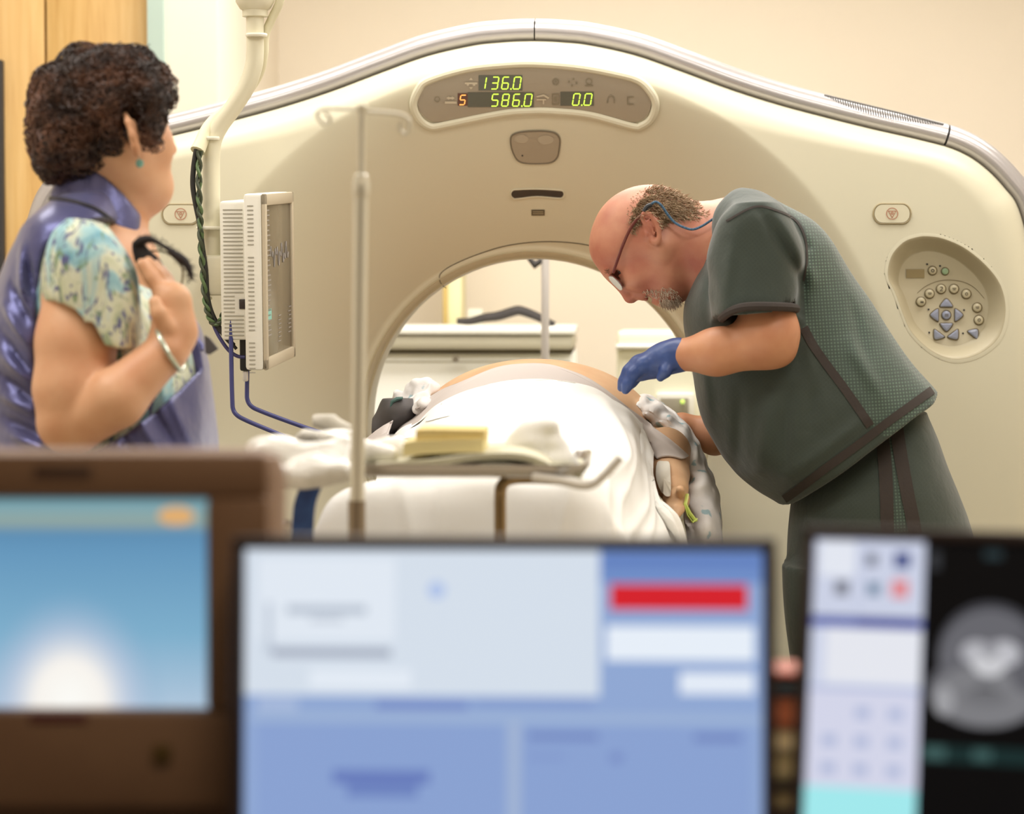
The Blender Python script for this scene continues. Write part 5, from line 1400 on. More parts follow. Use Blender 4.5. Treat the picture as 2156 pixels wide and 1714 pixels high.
# ------------------------------------------------------------------ woman in the lead vest, seen from behind her right shoulder
WY = -1.40
fw_ = Fig(WY); P_ = fw_.p; r_ = fw_.r
sk3 = skin('skin_fair', (226, 178, 140), (212, 154, 116))
wom = thing('person', 'woman with short curly brown hair and a shiny purple vest, hand tucked at her chest', 'person', (P_(215, 900)[0], WY, 0))
f = Field(*bounds((20, 1000, WY+-.32), (440, 110, WY+.22)), .0034)
H0 = P_(218, 243)
fd = np.array([.80, .60, 0]); sd = np.array([-.60, .80, 0])    # where she looks; her left
RH = [(fd[0], fd[1], 0), (sd[0], sd[1], 0), (0, 0, 1)]
f.ell(H0-np.array([0, 0, .012]), (.090, .074, .094), .01, rot=RH)
def hp_(a, s, u): return H0+fd*a+sd*s+np.array([0, 0, u])
f.ell(hp_(.036, 0, -.055), (.064, .060, .085), .03, rot=RH)
f.cap(hp_(.084, 0, -.100), hp_(.076, 0, -.112), .022, .022, .025)             # chin
for e in (-1, 1):
    f.cap(hp_(.072, e*.018, -.110), hp_(.000, e*.056, -.060), .020, .022, .025)
    f.ell(hp_(.064, e*.034, -.045), (.024, .024, .026), .02)                   # cheek
    f.ell(hp_(.086, e*.030, -.008), (.012, .015, .011), .010, op='sub')
    f.ell(hp_(.076, e*.030, -.008), (.011, .011, .011), .004)
f.cap(hp_(.086, 0, -.005), hp_(.106, 0, -.045), .008, .0105, .012)
for e in (-1, 1): f.ell(hp_(.098, e*.011, -.049), (.009, .008, .007), .006)
f.cap(hp_(.088, -.016, -.072), hp_(.088, .016, -.072), .0075, None, .008); f.cap(hp_(.086, -.014, -.083), hp_(.086, .014, -.083), .0075, None, .008)
f.cap(hp_(.096, -.02, -.0775), hp_(.096, .02, -.0775), .0025, None, .003, op='sub')
# neck, shoulders
f.cap(P_(222, 335, .0), P_(190, 472, .03), .045, .046, .03)
f.cap(P_(185, 555, -.12), P_(200, 555, .14), .045, .045, .04)
f.cap(P_(195, 580), P_(200, 900), .10, .12, .05)
# ears
for e in (-1, 1):
    c = hp_(-.004, e*.078, -.030)
    f.chain([hp_(.006, e*.072, .002), hp_(-.008, e*.080, .008), hp_(-.020, e*.086, -.006), hp_(-.016, e*.086, -.030), hp_(-.002, e*.080, -.050), hp_(.004, e*.076, -.058)], [.0042, .0044, .0046, .0048, .0052, .0058], .004)
    f.ell(c, (.010, .005, .024), .006, rot=RH)
f.chain([P_(263, 240, -.083), P_(270, 256, -.097), P_(279, 284, -.099), P_(286, 308, -.094), P_(289, 324, -.086)], [.0042, .005, .0048, .0052, .0056], .004)
f.cap(P_(276, 262, -.082), P_(286, 312, -.082), .008, .007, .006)
# right arm: upper arm down, forearm up to the chest
f.cap(P_(168, 560, -.165), P_(160, 720, -.19), .048, .052, .02)
f.cap(P_(160, 720, -.19), P_(156, 820, -.20), .052, .053, .02)
f.cap(P_(156, 820, -.20), P_(160, 872, -.205), .052, .048, .02)
f.ell(P_(134, 900, -.205), (.034, .036, .030), .02)
f.cap(P_(160, 893, -.212), P_(246, 838, -.235), .038, .041, .005)
f.cap(P_(246, 838, -.235), P_(350, 741, -.205), .041, .027, .006)
f.cap(P_(350, 740, -.20), P_(366, 704, -.19), .0265, .027, .015, flat=((0, 1, 0), 1.1))
f.cap(P_(368, 696, -.19), P_(362, 636, -.19), .029, .028, .02, flat=((0, 1, 0), 1.35))
for k, (x0, y0, x1, y1, x2, y2, d) in enumerate([(343, 618, 318, 585, 299, 556, -.190), (350, 614, 330, 580, 312, 552, -.176), (358, 612, 340, 580, 326, 556, -.160), (364, 616, 350, 590, 340, 570, -.145)]):
    f.chain([P_(362, 650, -.188+.012*k), P_(x0, y0, d), P_(x1, y1, d), P_(x2, y2, d)], [.0125, .0115, .0098, .0082], .005)
f.chain([P_(352, 690, -.215), P_(334, 660, -.222), P_(326, 636, -.220)], [.0125, .0105, .009], .006)
# left arm hangs on the far side
f.cap(P_(230, 520, .19), P_(250, 800, .22), .055, .05, .03); f.cap(P_(250, 800, .22), P_(330, 930, .2), .05, .036, .02)
V, Qd = f.mesh(1); V, Qd = biggest(V, Qd)
mesh_obj('body', V, Qd, sk3, wom); wb = bvh(V, Qd)
eyw = M('eye_white', (226, 214, 202))
for e in (-1, 1):
    ey = MB().ball(hp_(.0775, e*.030, -.008), .0108, 14, 10).build('eye', eyw, wom); MB().ball(hp_(.0855, e*.030, -.008), .0045, 10, 8).build('iris', MATS['iris_dark'], ey)
MB().ball(hp_(.0905, 0, -.0775), (.008, .016, .009), 12, 8).build('lips', MATS['lips'], wom)
# earring and bracelet
mb = MB(); mb.tube([P_(291, 326, -.067), P_(293, 336, -.068)], .0009, 6)
er = mb.build('earring', M('silver', (206, 204, 198), .2, metal=1.0), wom)
MB().ball(P_(294, 344, -.068), (.0058, .004, .0062), 14, 10).build('earring_stone', M('turquoise', (146, 196, 182), .25, var=(200, (110, 166, 156))), er)
mb = MB(); axis_ = P_(366, 700)-P_(352, 733); axis_ = np.array([.45, 0, .9]); axis_ /= np.linalg.norm(axis_)
c = P_(356, 734, -.198); e1 = np.cross(axis_, [0, 1, 0]); e1 /= np.linalg.norm(e1)
e1 = (P_(380, 776, -.2)-P_(333, 694, -.2)); Lb = np.linalg.norm(e1)/2; e1 /= np.linalg.norm(e1); c = P_(356.5, 735, -.20)
mb.tube([c+e1*(Lb+.002)*math.cos(a)+np.array([0, 1, 0])*.036*math.sin(a)+np.array([.85, 0, -.5])*.004*abs(math.sin(a)) for a in np.linspace(0, 2*math.pi, 48)], .0034, 8, False)
mb.build('bracelet', M('bracelet_pale', (206, 216, 200), .25, metal=.5), wom)
# ---- blouse: trunk and sleeves with a leafy print
def blouse():
    m = bpy.data.materials.new('blouse_print'); m.use_nodes = True; n = m.node_tree.nodes; l = m.node_tree.links; b = n['Principled BSDF']; b.inputs['Roughness'].default_value = .7
    tc = n.new('ShaderNodeTexCoord')
    def noise(sc, det, dist, off):
        mp = n.new('ShaderNodeMapping'); mp.inputs['Location'].default_value = off; mp.inputs['Scale'].default_value = (1.3, 1, .7); mp.inputs['Rotation'].default_value = (0, .5, 0)
        t = n.new('ShaderNodeTexNoise'); t.inputs['Scale'].default_value = sc; t.inputs['Detail'].default_value = det; t.inputs['Distortion'].default_value = dist
        l.new(tc.outputs['Object'], mp.inputs[0]); l.new(mp.outputs[0], t.inputs['Vector']); return t.outputs['Fac']
    r1 = ramp(n, [(.30, (120, 176, 196)), (.42, (168, 208, 214)), (.50, (222, 226, 204)), (.60, (206, 212, 182)), (.70, (146, 166, 134))])
    l.new(noise(13, 3, 1.2, (0, 0, 0)), r1.inputs[0])
    r2 = ramp(n, [(.0, (88, 92, 142)), (1, (128, 136, 150))])
    f2 = noise(34, 4, 2.5, (3, 1, 2)); mk = n.new('ShaderNodeValToRGB'); mk.color_ramp.elements[0].position = .56; mk.color_ramp.elements[1].position = .62; l.new(f2, mk.inputs[0])
    mx = n.new('ShaderNodeMix'); mx.data_type = 'RGBA'; l.new(mk.outputs['Color'], mx.inputs['Factor']); l.new(r1.outputs[0], mx.inputs['A']); mx.inputs['B'].default_value = L((92, 96, 146))
    f3 = noise(22, 5, 3, (7, 4, 1)); mk3 = n.new('ShaderNodeValToRGB'); mk3.color_ramp.elements[0].position = .57; mk3.color_ramp.elements[1].position = .66; l.new(f3, mk3.inputs[0])
    mx2 = n.new('ShaderNodeMix'); mx2.data_type = 'RGBA'; l.new(mk3.outputs['Color'], mx2.inputs['Factor']); l.new(mx.outputs['Result'], mx2.inputs['A']); mx2.inputs['B'].default_value = L((122, 150, 108))
    l.new(mx2.outputs['Result'], b.inputs['Base Color'])
    n2 = n.new('ShaderNodeTexNoise'); n2.inputs['Scale'].default_value = 22; l.new(tc.outputs['Object'], n2.inputs['Vector']); bp = n.new('ShaderNodeBump'); bp.inputs['Strength'].default_value = .3; bp.inputs['Distance'].default_value = .006; l.new(n2.outputs['Fac'], bp.inputs['Height']); l.new(bp.outputs['Normal'], b.inputs['Normal'])
    return m
blm = blouse()
rowsT = [(395, 130, 262, .01, .085), (430, 92, 272, .01, .13), (465, 62, 282, .01, .165), (500, 46, 292, .01, .18), (530, 30, 306, .01, .185), (570, 14, 330, .01, .19), (620, -4, 372, .01, .195), (680, -14, 416, .01, .20), (740, -20, 432, .01, .205), (800, -20, 441, .01, .205), (860, -16, 449, .01, .205), (930, -14, 453, .01, .205), (1050, -20, 458, .01, .21), (1250, -25, 462, .01, .215), (1420, -30, 466, .01, .22)]
def torso(F, ins, k=.01, rows=rowsT):
    F.loft(P_(0, 1420, 0)*np.array([0, 1, 1])+np.array([P_(215, 900)[0], 0, 0]), (0, 0, 1), (1, 0, 0), (0, 1, 0),
           [((1420-y)/fw_.s, ((a+b)/2-215)/fw_.s, (b-a)/2/fw_.s-ins, c, d-ins) for y, a, b, c, d in rows[::-1]], k, p=2.3, samp=120)
f = Field(*bounds((10, 1100, WY+-.30), (460, 440, WY+.24)), .0036)
torso(f, .012)
# sleeve as a hollow bell
f.loft(P_(165, 480, -.165), np.array([-.075, -.10, -.99])/np.linalg.norm([-.075, -.10, -.99]), (1, 0, 0), (0, 1, 0), [(t/fw_.s, (lo_+hi_)/2/fw_.s, (hi_-lo_)/2/fw_.s, 0, d) for t, lo_, hi_, d in [(-12, -20, 60, .045), (20, -50, 85, .068), (70, -66, 110, .080), (130, -68, 120, .084), (190, -62, 128, .084), (240, -58, 130, .084)]], .02, p=2.2)
f.wob(.0016, 45, 9, 6)
X_, Y_, Z_ = f.grid((slice(None),)*3)
hA, hB = P_(84, 718, -.2), P_(206, 672, -.2)
f.cap(P_(160, 740, -.20), P_(164, 690, -.195), .064, .054, .004, op='sub')
# slanted hem: remove the bell below the line from (84,718) to (206,672), then the back flap down to (254,760)
xg = X_[:, 0, 0]; zg = Z_[0, 0, :]
gx_, gz_ = np.meshgrid(xg, zg, indexing='ij')
pw = np.stack([gx_, np.full_like(gx_, WY-.2), gz_], -1).reshape(-1, 3)
PXg, PYg = PROJ(pw); PXg = PXg.reshape(gx_.shape); PYg = PYg.reshape(gx_.shape)
keep = sdpoly(PXg, PYg, [(60, 400), (300, 400), (400, 520), (420, 700), (300, 745), (256, 762), (238, 735), (208, 676), (150, 702), (84, 722), (60, 722)])/fw_.s
near = (Y_ < WY-.125)
f.D = np.where(near, np.maximum(f.D, keep[:, None, :].astype(np.float32)), f.D)
V, Qd = f.mesh(1); V, Qd = biggest(V, Qd)
mesh_obj('blouse', V, Qd, blm, wom)['label'] = 'blouse with a teal, cream and violet leafy print'
blt = bvh(V, Qd)
# ---- lead vest
def satin_mat(name, c, c2, rough):
    m = M(name, c, rough, metal=.35, var=(5, c2, 3), bump=(16, .35, .012), sheen=.3); return m
vest = satin_mat('vest_satin', (90, 92, 142), (70, 72, 122), .34)
pip = M('piping_black', (44, 42, 52), .5)
f = Field(*bounds((-60, 1440, WY+-.30), (480, 385, WY+.26)), .0042)
torso(f, 0)
# folds on the back and waist
X_, Y_, Z_ = f.grid((slice(None),)*3)
def fold2(p0, p1, w, amp):
    a = P_(*p0, -.15); b = P_(*p1, -.15); ab = b-a; L2 = ab[0]**2+ab[2]**2
    t = np.clip(((X_-a[0])*ab[0]+(Z_-a[2])*ab[2])/L2, 0, 1)
    d = np.sqrt((X_-a[0]-t*ab[0])**2+(Z_-a[2]-t*ab[2])**2)*fw_.s
    f.D = f.D-(amp*np.exp(-(d/w)**2)*np.sin(np.pi*np.clip(t, .06, .94))**.6).astype(np.float32)
for p0, p1, w, a in [((8, 640), (84, 735), 9, .012), ((25, 600), (84, 690), 9, -.010), ((5, 700), (80, 790), 9, -.010), ((0, 740), (90, 810), 10, .010), ((0, 830), (95, 870), 10, .009), ((5, 790), (85, 840), 9, -.009), ((10, 880), (110, 920), 9, -.008), ((20, 910), (120, 945), 9, .009), ((60, 540), (84, 640), 8, -.008), ((45, 520), (60, 650), 9, .006),
                     ((290, 860), (330, 940), 9, .009), ((310, 840), (360, 940), 8, -.009), ((350, 830), (395, 945), 9, .007), ((260, 900), (290, 960), 9, -.008), ((400, 800), (420, 940), 10, -.006)]: fold2(p0, p1, w, a)
f.wob(.0026, 34, 21, 6)
xg = X_[:, 0, 0]; zg = Z_[0, 0, :]; gx_, gz_ = np.meshgrid(xg, zg, indexing='ij')
pw = np.stack([gx_, np.full_like(gx_, WY-.16), gz_], -1).reshape(-1, 3); PXg, PYg = PROJ(pw); PXg = PXg.reshape(gx_.shape); PYg = PYg.reshape(gx_.shape)
hole = [(90, 552), (104, 518), (128, 496), (159, 482), (203, 465), (237, 469), (271, 508), (296, 538), (321, 568), (355, 600), (390, 628), (416, 654), (428, 684), (430, 706), (420, 735), (395, 770), (376, 800), (330, 860), (240, 930), (150, 960), (100, 920), (84, 850), (80, 760), (82, 640)]
hole = cr(hole, 90, True)
op_ = (sdpoly(PXg, PYg, hole)/fw_.s).astype(np.float32)
f.D = np.where(Y_ < WY-.02, -smin(-f.D, op_[:, None, :], .006), f.D)
V, Qd = f.mesh(1); V, Qd = biggest(V, Qd)
mesh_obj('vest', V, Qd, vest, wom)['label'] = 'shiny violet lead vest'
vt = bvh(V, Qd)
def piping(P, r, off, n=60):
    T = []
    for p in cr(P, n):
        q = None
        for dx, dy in ((0, 0), (-3, -3), (3, -3), (5, 0), (-5, 0), (0, -6), (7, -5)):
            q = ray(vt, p[0]+dx, p[1]+dy, off)
            if q is not None and q[1] < WY+.0: break
            q = None
        if q is not None:
            w_ = W(p[0], p[1], q[1]); T.append(w_)
    return T
mb = MB(); T = piping([(88, 560), (102, 518), (126, 494), (159, 480), (203, 463), (237, 467), (271, 506), (296, 536), (321, 566), (355, 598), (390, 626), (418, 654), (431, 684), (433, 706), (423, 737)], .004, .002)
# smooth the depth so that the edge runs as one cord
T = np.array(T); 
for _ in range(6): T[1:-1, 1] = (T[:-2, 1]+2*T[1:-1, 1]+T[2:, 1])/4
mb.tube(T[:int(len(T)*.62)], .0042, 8); mb.build('armhole_piping', pip, wom)
mb = MB(); mb.tube(T[int(len(T)*.60):], .0045, 8); mb.build('armhole_edge', vest, wom)
lap = piping([(102, 418), (150, 424), (200, 440), (235, 464), (255, 485), (280, 512)], .004, .002)
MB().tube(lap, .004, 8).build('collar_seam', pip, wom)
fr = strip_on(vt, [(434, 740), (444, 800), (450, 860), (453, 930), (455, 1000)], 14, .002, 40)
MB().add(*fr).build('closure_strip', pip, wom)
MB().prism([W(430, 706, WY-.06), W(440, 712, WY-.05), W(458, 735, WY-.04), W(440, 747, WY-.05), W(432, 744, WY-.06)], (0, .012, 0)).build('closure_tab', M('tab_charcoal', (64, 58, 58), .8), wom)
# standing collar
f = Field(*bounds((60, 520, WY+-.18), (320, 340, WY+.18)), .003)
f.cap(P_(200, 352, .0), P_(196, 480, .0), r_(82), r_(116), .004)
f.cap(P_(214, 400, .02), P_(232, 500, .02), r_(60), r_(68), .03)
f.D = f.D
outer = f.D.copy()
g2 = Field(*bounds((60, 520, WY+-.18), (320, 340, WY+.18)), .003)
g2.cap(P_(204, 330, .0), P_(200, 480, .0), r_(68), r_(100), .004); g2.cap(P_(222, 380, .02), P_(240, 500, .02), r_(50), r_(58), .03)
f.D = np.maximum(outer, -g2.D)
X_, Y_, Z_ = f.grid((slice(None),)*3)
xg = X_[:, 0, 0]; zg = Z_[0, 0, :]; gx_, gz_ = np.meshgrid(xg, zg, indexing='ij')
pw = np.stack([gx_, np.full_like(gx_, WY-.05), gz_], -1).reshape(-1, 3); PXg, PYg = PROJ(pw); PXg = PXg.reshape(gx_.shape); PYg = PYg.reshape(gx_.shape)
kp = (sdpoly(PXg, PYg, cr([(100, 412), (106, 392), (120, 376), (160, 366), (196, 358), (228, 376), (256, 404), (274, 432), (286, 458), (284, 500), (268, 505), (232, 462), (190, 440), (140, 424)], 60, True))/fw_.s).astype(np.float32)
f.D = -smin(-f.D, -kp[:, None, :], .004)
f.wob(.0008, 60, 4, 5)
V, Qd = f.mesh(1); V, Qd = biggest(V, Qd)
mesh_obj('vest_collar', V, Qd, vest, wom)
# black strap with a fuzzy end hanging off the lapel
stm = M('strap_fuzzy', (38, 32, 32), .9, bump=(300, .5, .003))
mb = MB(); Q_ = cr([W(x, y, WY-.16) for x, y in [(282, 516), (300, 506), (320, 505), (345, 518), (368, 535), (388, 550), (398, 566), (404, 590)]], 40)
mb.tube(Q_, [.0075+.003*math.sin(i*.3) if i < 32 else .0085-.0007*(i-32) for i in range(40)], 8, flat=.6)
rnd = random.Random(2)
for k in range(260):
    i = rnd.randint(4, 39); p = Q_[i]; d = np.array([rnd.gauss(0, 1), rnd.gauss(0, 1), rnd.gauss(-.2, 1)]); d /= np.linalg.norm(d); mb.tube([p+d*.006, p+d*rnd.uniform(.009, .013)], [.0006, .0002], 3, False)
mb.build('strap', stm, wom)['label'] = 'black fuzzy strap'
V, Qd = blobs([(W(290, 520, WY-.155), W(318, 560, WY-.155), .010, .013, .01), (W(318, 560, WY-.155), W(345, 592, WY-.155), .013, .010, .01), (W(300, 545, WY-.15), W(330, 585, WY-.15), .01, .011, .01)], W(265, 615, WY-.19), W(375, 495, WY-.12)+np.array([0, .03, 0]), .003)
mesh_obj('lapel_facing', V, Qd, stm, wom)
lp = MB(); lp.tube(cr([W(x, y, WY-.15) for x, y in [(318, 528), (345, 530), (370, 545), (384, 566), (384, 590), (378, 606)]], 30), .0016, 6)
lp.build('strap_loop', M('loop_olive', (128, 122, 96), .4), wom)
# ---- curly hair
hm = M('hair_dark_brown', (50, 35, 29), .6, var=(26, (116, 78, 58), 4, .42, .75), spec=.35)
hout = [(231, 96), (270, 97), (308, 106), (330, 125), (342, 150), (352, 180), (352, 215), (345, 245), (338, 275), (330, 306), (316, 310), (300, 300), (286, 270), (276, 240), (266, 232), (260, 245), (255, 285), (239, 308), (222, 325), (205, 342), (190, 358), (170, 362), (145, 372), (122, 384), (104, 366), (88, 345), (74, 322), (66, 300), (62, 268), (66, 240), (80, 212), (92, 180), (108, 150), (135, 130), (167, 115), (200, 100)]
f = Field(*bounds((40, 400, WY+-.16), (380, 70, WY+.18)), .003)
f.ell(P_(214, 216, .0), (r_(130), .098, r_(110)), .01)
f.cap(P_(140, 338, -.04), P_(186, 326, -.056), r_(34), r_(30), .02)
f.cap(P_(186, 326, -.056), P_(232, 290, -.066), r_(30), r_(22), .02)
f.cap(P_(232, 215, -.074), P_(238, 284, -.070), r_(32), r_(22), .02)
f.ell(P_(150, 262, .0), (r_(82), .085, r_(88)), .03)
f.ell(P_(146, 325, .0), (r_(62), .072, r_(52)), .03)
f.ell(P_(278, 184, .0), (r_(60), .080, r_(70)), .03)
f.ell(P_(308, 192, -.03), (r_(32), .042, r_(48)), .02)
f.cap(P_(312, 205, -.070), P_(320, 296, -.066), r_(30), r_(11), .02)
f.cap(P_(318, 215, .06), P_(324, 280, .09), r_(24), r_(10), .02)
f.cap(P_(230, 250, -.06), P_(225, 310, -.055), r_(34), r_(16), .02)
# clear the face and ear
f.ell(hp_(.100, 0, -.055), (.055, .058, .080), .01, op='sub', rot=RH)
f.cap(P_(268, 244, -.10), P_(288, 326, -.10), r_(10), r_(14), .006, op='sub')
f.wob(.0045, 95, 3, 7); f.wob(.002, 210, 4, 6)
V, Qd = f.mesh(1); V, Qd = biggest(V, Qd)
mesh_obj('hair', V, Qd, hm, wom)
# curls on it
me = [o for o in wom.children if o.name.startswith('hair')][0].data
rnd = random.Random(11); cn = V[Qd].mean(1)
nv_ = np.cross(V[Qd[:, 1]]-V[Qd[:, 0]], V[Qd[:, 3]]-V[Qd[:, 0]]); nv_ /= np.linalg.norm(nv_, axis=1, keepdims=True)+1e-9
cen_h = P_(205, 235)
sgn = np.sign(((cn-cen_h)*nv_).sum(1).mean()); nv_ *= sgn
mb = MB()
pick = rnd.sample(range(len(cn)), min(4200, len(cn)))
for i in pick:
    p = cn[i]; n_ = nv_[i]
    px_, py_ = PROJ(p)
    if 266 < px_ < 300 and py_ > 236 and p[1] < WY: continue
    t_ = np.cross(n_, [rnd.gauss(0, 1), rnd.gauss(0, 1), rnd.gauss(0, 1)]); t_ /= np.linalg.norm(t_)+1e-9; b_ = np.cross(n_, t_)
    R_ = rnd.uniform(.0035, .0085); th0 = rnd.uniform(0, 6.28); turns = rnd.uniform(.5, 1.05); pts = []
    for k in range(7):
        an = th0+turns*2*math.pi*k/6
        pts.append(p+t_*(R_*math.cos(an))+b_*(R_*math.sin(an))+n_*(-.0005+.006*math.sin(math.pi*k/6)+.004*k/6))
    mb.tube(pts, [.0007, .0009, .0009, .0009, .0008, .0006, .0003], 3, False)
# stray wisps
for x0, y0, x1, y1 in [(345, 165, 362, 205), (350, 180, 364, 224), (348, 195, 360, 240), (346, 150, 356, 178), (66, 245, 56, 228), (64, 290, 54, 284), (70, 318, 58, 326), (300, 102, 312, 96), (240, 96, 252, 90)]:
    a, b = P_(x0, y0, -.02), P_(x1, y1, -.02); m_ = (a+b)/2+np.array([.006, 0, .004]); mb.tube(cr([a, m_, b], 8), [.0008]*7+[.0003], 3, False)
mb.build('hair_curls', M('hair_curl_brown', (50, 34, 28), .5, var=(16, (128, 86, 64), 5, .45, .7), spec=.5), wom)
# ---- skirt and shoes, behind the desk
f = Field(*bounds((-40, 2530, WY+-.26), (480, 1380, WY+.28)), .008)
f.loft((P_(215, 900)[0], WY, .12), (0, 0, 1), (1, 0, 0), (0, 1, 0), [(0, .0, .13, 0, .13), (.25, 0, .15, 0, .15), (.5, 0, .165, 0, .17), (.65, 0, .17, 0, .19)], .01)
f.wob(.003, 30, 2, 5)
V, Qd = f.mesh(1); V, Qd = biggest(V, Qd); mesh_obj('skirt', V, Qd, M('skirt_dark', (58, 56, 72), .8), wom)
for e in (-1, 1):
    bx_ = P_(215, 900)[0]
    V, Qd = blobs([((bx_, WY+e*.08, .12), (bx_, WY+e*.08, .05), .045, .035, .02), ((bx_-.02, WY+e*.08, .04), (bx_+.13, WY+e*.08+.05, .03), .036, .03, .02)], (bx_-.12, WY+e*.08-.1, .004), (bx_+.22, WY+e*.08+.14, .2), .007)
    mesh_obj('shoe', V, Qd, shm, wom)
# ------------------------------------------------------------------ control desk with three monitors
desk = thing('control_desk', 'dark control desk carrying the three monitors', 'desk', (.1, -3.3, 0))
deskm = M('desk_laminate', (74, 60, 50), .5, var=(12, (64, 52, 44)))
ZD = .74
MB().box((.15, -3.2, ZD-.02), (2.0, .56, .04), .006).build('desktop', deskm, desk)
for sx in (-.8, 1.1): MB().box((sx, -3.2, (ZD-.04)/2), (.04, .5, ZD-.04), .004).build('side_panel', deskm, desk)
def cam_plane(px, py, dist):
    d = FW+RT*((px-1078)/FPX)+UP*((857-py)/FPX); return CAM+d*dist
class Scr:
    """a flat display: centre, axes and size; draws its picture as coloured rectangles"""
    def __init__(s, c, yaw, tilt, w, h):
        s.c = np.array(c, float); s.w, s.h = w, h
        nz = Matrix.Rotation(yaw, 3, 'Z') @ Matrix.Rotation(-tilt, 3, 'X')
        s.x = np.array(nz @ Vector((1, 0, 0))); s.n = np.array(nz @ Vector((0, -1, 0))); s.u = np.array(nz @ Vector((0, 0, 1))); s.R = nz
    def P(s, a, b, o=0): return s.c+s.x*(a-.5)*s.w+s.u*(.5-b)*s.h+s.n*o
def emis(name, c, e=1.0):
    m = M(name, c, .5, emit=e, spec=.15); m.node_tree.nodes['Principled BSDF'].inputs['Base Color'].default_value = (.004, .004, .004, 1); return m
def scr_rects(S_, items, name, parent, base):
    """items = (x0, y0, x1, y1, colour) in fractions of the screen; each row lies a hair above the last"""
    V = []; Fc = []; idx = []; mats = []; key = {}
    for i, (x0, y0, x1, y1, c) in enumerate([(0, 0, 1, 1, base)]+items):
        o = len(V); z = .0006+.00012*i
        if isinstance(c, tuple) and c[0] == 'disc':
            n = 28
            V += [S_.P((x0+x1)/2+(x1-x0)/2*math.cos(2*math.pi*k/n), (y0+y1)/2+(y1-y0)/2*math.sin(2*math.pi*k/n), z) for k in range(n)]; Fc.append(tuple(range(o+n-1, o-1, -1))); c = c[1:]
        else:
            V += [S_.P(x0, y0, z), S_.P(x0, y1, z), S_.P(x1, y1, z), S_.P(x1, y0, z)]; Fc.append((o, o+1, o+2, o+3))
        if c not in key:
            key[c] = len(mats); mats.append(emis('screen_%d_%d_%d' % c, c, SCR_E))
        idx.append(key[c])
    return mesh_obj(name, V, Fc, mats, parent, False, idx)
SCR_E = .97
dfm = M('bezel_dark_brown', (58, 44, 42), .5)
def monitor(name, label, S_, bez, mat, dep, bot=.03, stand=True, back=None):
    t = thing(name, label, 'monitor', (S_.c[0], S_.c[1]+.08, ZD))
    R3 = S_.R
    def bx(mb, a, b, o, size, bev): return mb.box(S_.c+S_.x*a+S_.u*b+S_.n*o, size, bev, R3)
    w, h = S_.w, S_.h
    bx(MB(), 0, (-bot+bez)/2, -dep/2-.001, (w+2*bez, dep, h+bez+bot), .006).build('housing', mat, t)
    bx(MB(), 0, h/2+bez/2, .003, (w+2*bez, .010, bez), .003).build('bezel', mat, t)
    bx(MB(), 0, -h/2-bot/2, .003, (w+2*bez, .010, bot), .003).build('bezel', mat, t)
    for e in (-1, 1): bx(MB(), e*(w/2+bez/2), 0, .003, (bez, .010, h), .003).build('bezel', mat, t)
    if stand:
        b0 = S_.c-S_.u*(h*.25)-S_.n*(dep+.02)
        MB().tube([S_.c-S_.u*h*.15-S_.n*(dep*.7), b0, (b0[0], b0[1], ZD+.012)], [.03, .032, .03], 12, flat=.6).build('stand', mat, t)
        MB().box((b0[0], b0[1]-.02, ZD+.008), (.22, .18, .015), .006).build('foot', mat, t)
    return t
# middle: corners of the lit area in the photo (517,1148) - (1606,1150), leaning a touch
DM = 1.93
k = FPX/DM
wmid = 1092/k
cM = cam_plane(1058, 1148+.41*1092, DM)
SM = Scr(cM, .0, math.radians(4), wmid, wmid*.80)
mm = monitor('desk_monitor', 'dark thin-framed monitor mid-desk, its pale blue screen carrying a red bar', SM, .010, dfm, .045)
B = (146, 170, 214); Wt = (216, 226, 238)
hm = wmid*.80*k   # screen height in pixels
fx = lambda x: (x-512)/1092; fy = lambda y: (y-1148)/hm
def rc(x0, y0, x1, y1, c): return (fx(x0), fy(y0), fx(x1), fy(y1), c)
items = [rc(512, 1148, 1262, 1455, Wt), rc(540, 1165, 830, 1340, (228, 236, 246)), rc(555, 1260, 570, 1370, (196, 206, 220)), rc(570, 1355, 822, 1376, (170, 178, 194)), rc(600, 1266, 770, 1285, (186, 196, 210)), rc(650, 1290, 720, 1302, (200, 208, 220)), rc(650, 1400, 865, 1440, (230, 238, 248)),
         (fx(900), fy(1215), fx(936), fy(1250), ('disc', 176, 196, 236)), rc(1262, 1150, 1604, 1215, (112, 142, 200)), rc(1268, 1160, 1600, 1176, (96, 126, 190)), rc(1284, 1218, 1572, 1272, (216, 36, 46)), rc(1276, 1306, 1586, 1378, (234, 242, 252)), rc(1430, 1402, 1586, 1448, (230, 238, 250)),
         rc(540, 1462, 625, 1488, (170, 188, 222)), rc(790, 1466, 985, 1484, (122, 142, 200)), rc(1000, 1462, 1250, 1476, (134, 156, 206)), rc(525, 1490, 1600, 1512, (158, 180, 216)), rc(540, 1514, 1062, 1990, (140, 164, 212)), rc(1070, 1510, 1096, 1990, (164, 182, 214)), rc(1100, 1514, 1580, 1990, (140, 164, 212)),
         rc(1112, 1530, 1260, 1546, (118, 138, 194)), rc(1460, 1530, 1560, 1548, (118, 138, 194)), rc(1285, 1572, 1310, 1592, (122, 142, 198)), rc(700, 1612, 905, 1640, (106, 126, 190)), rc(730, 1640, 880, 1668, (112, 134, 194)), rc(1110, 1575, 1190, 1586, (132, 154, 206))]
scr_rects(SM, items, 'screen', mm, B)
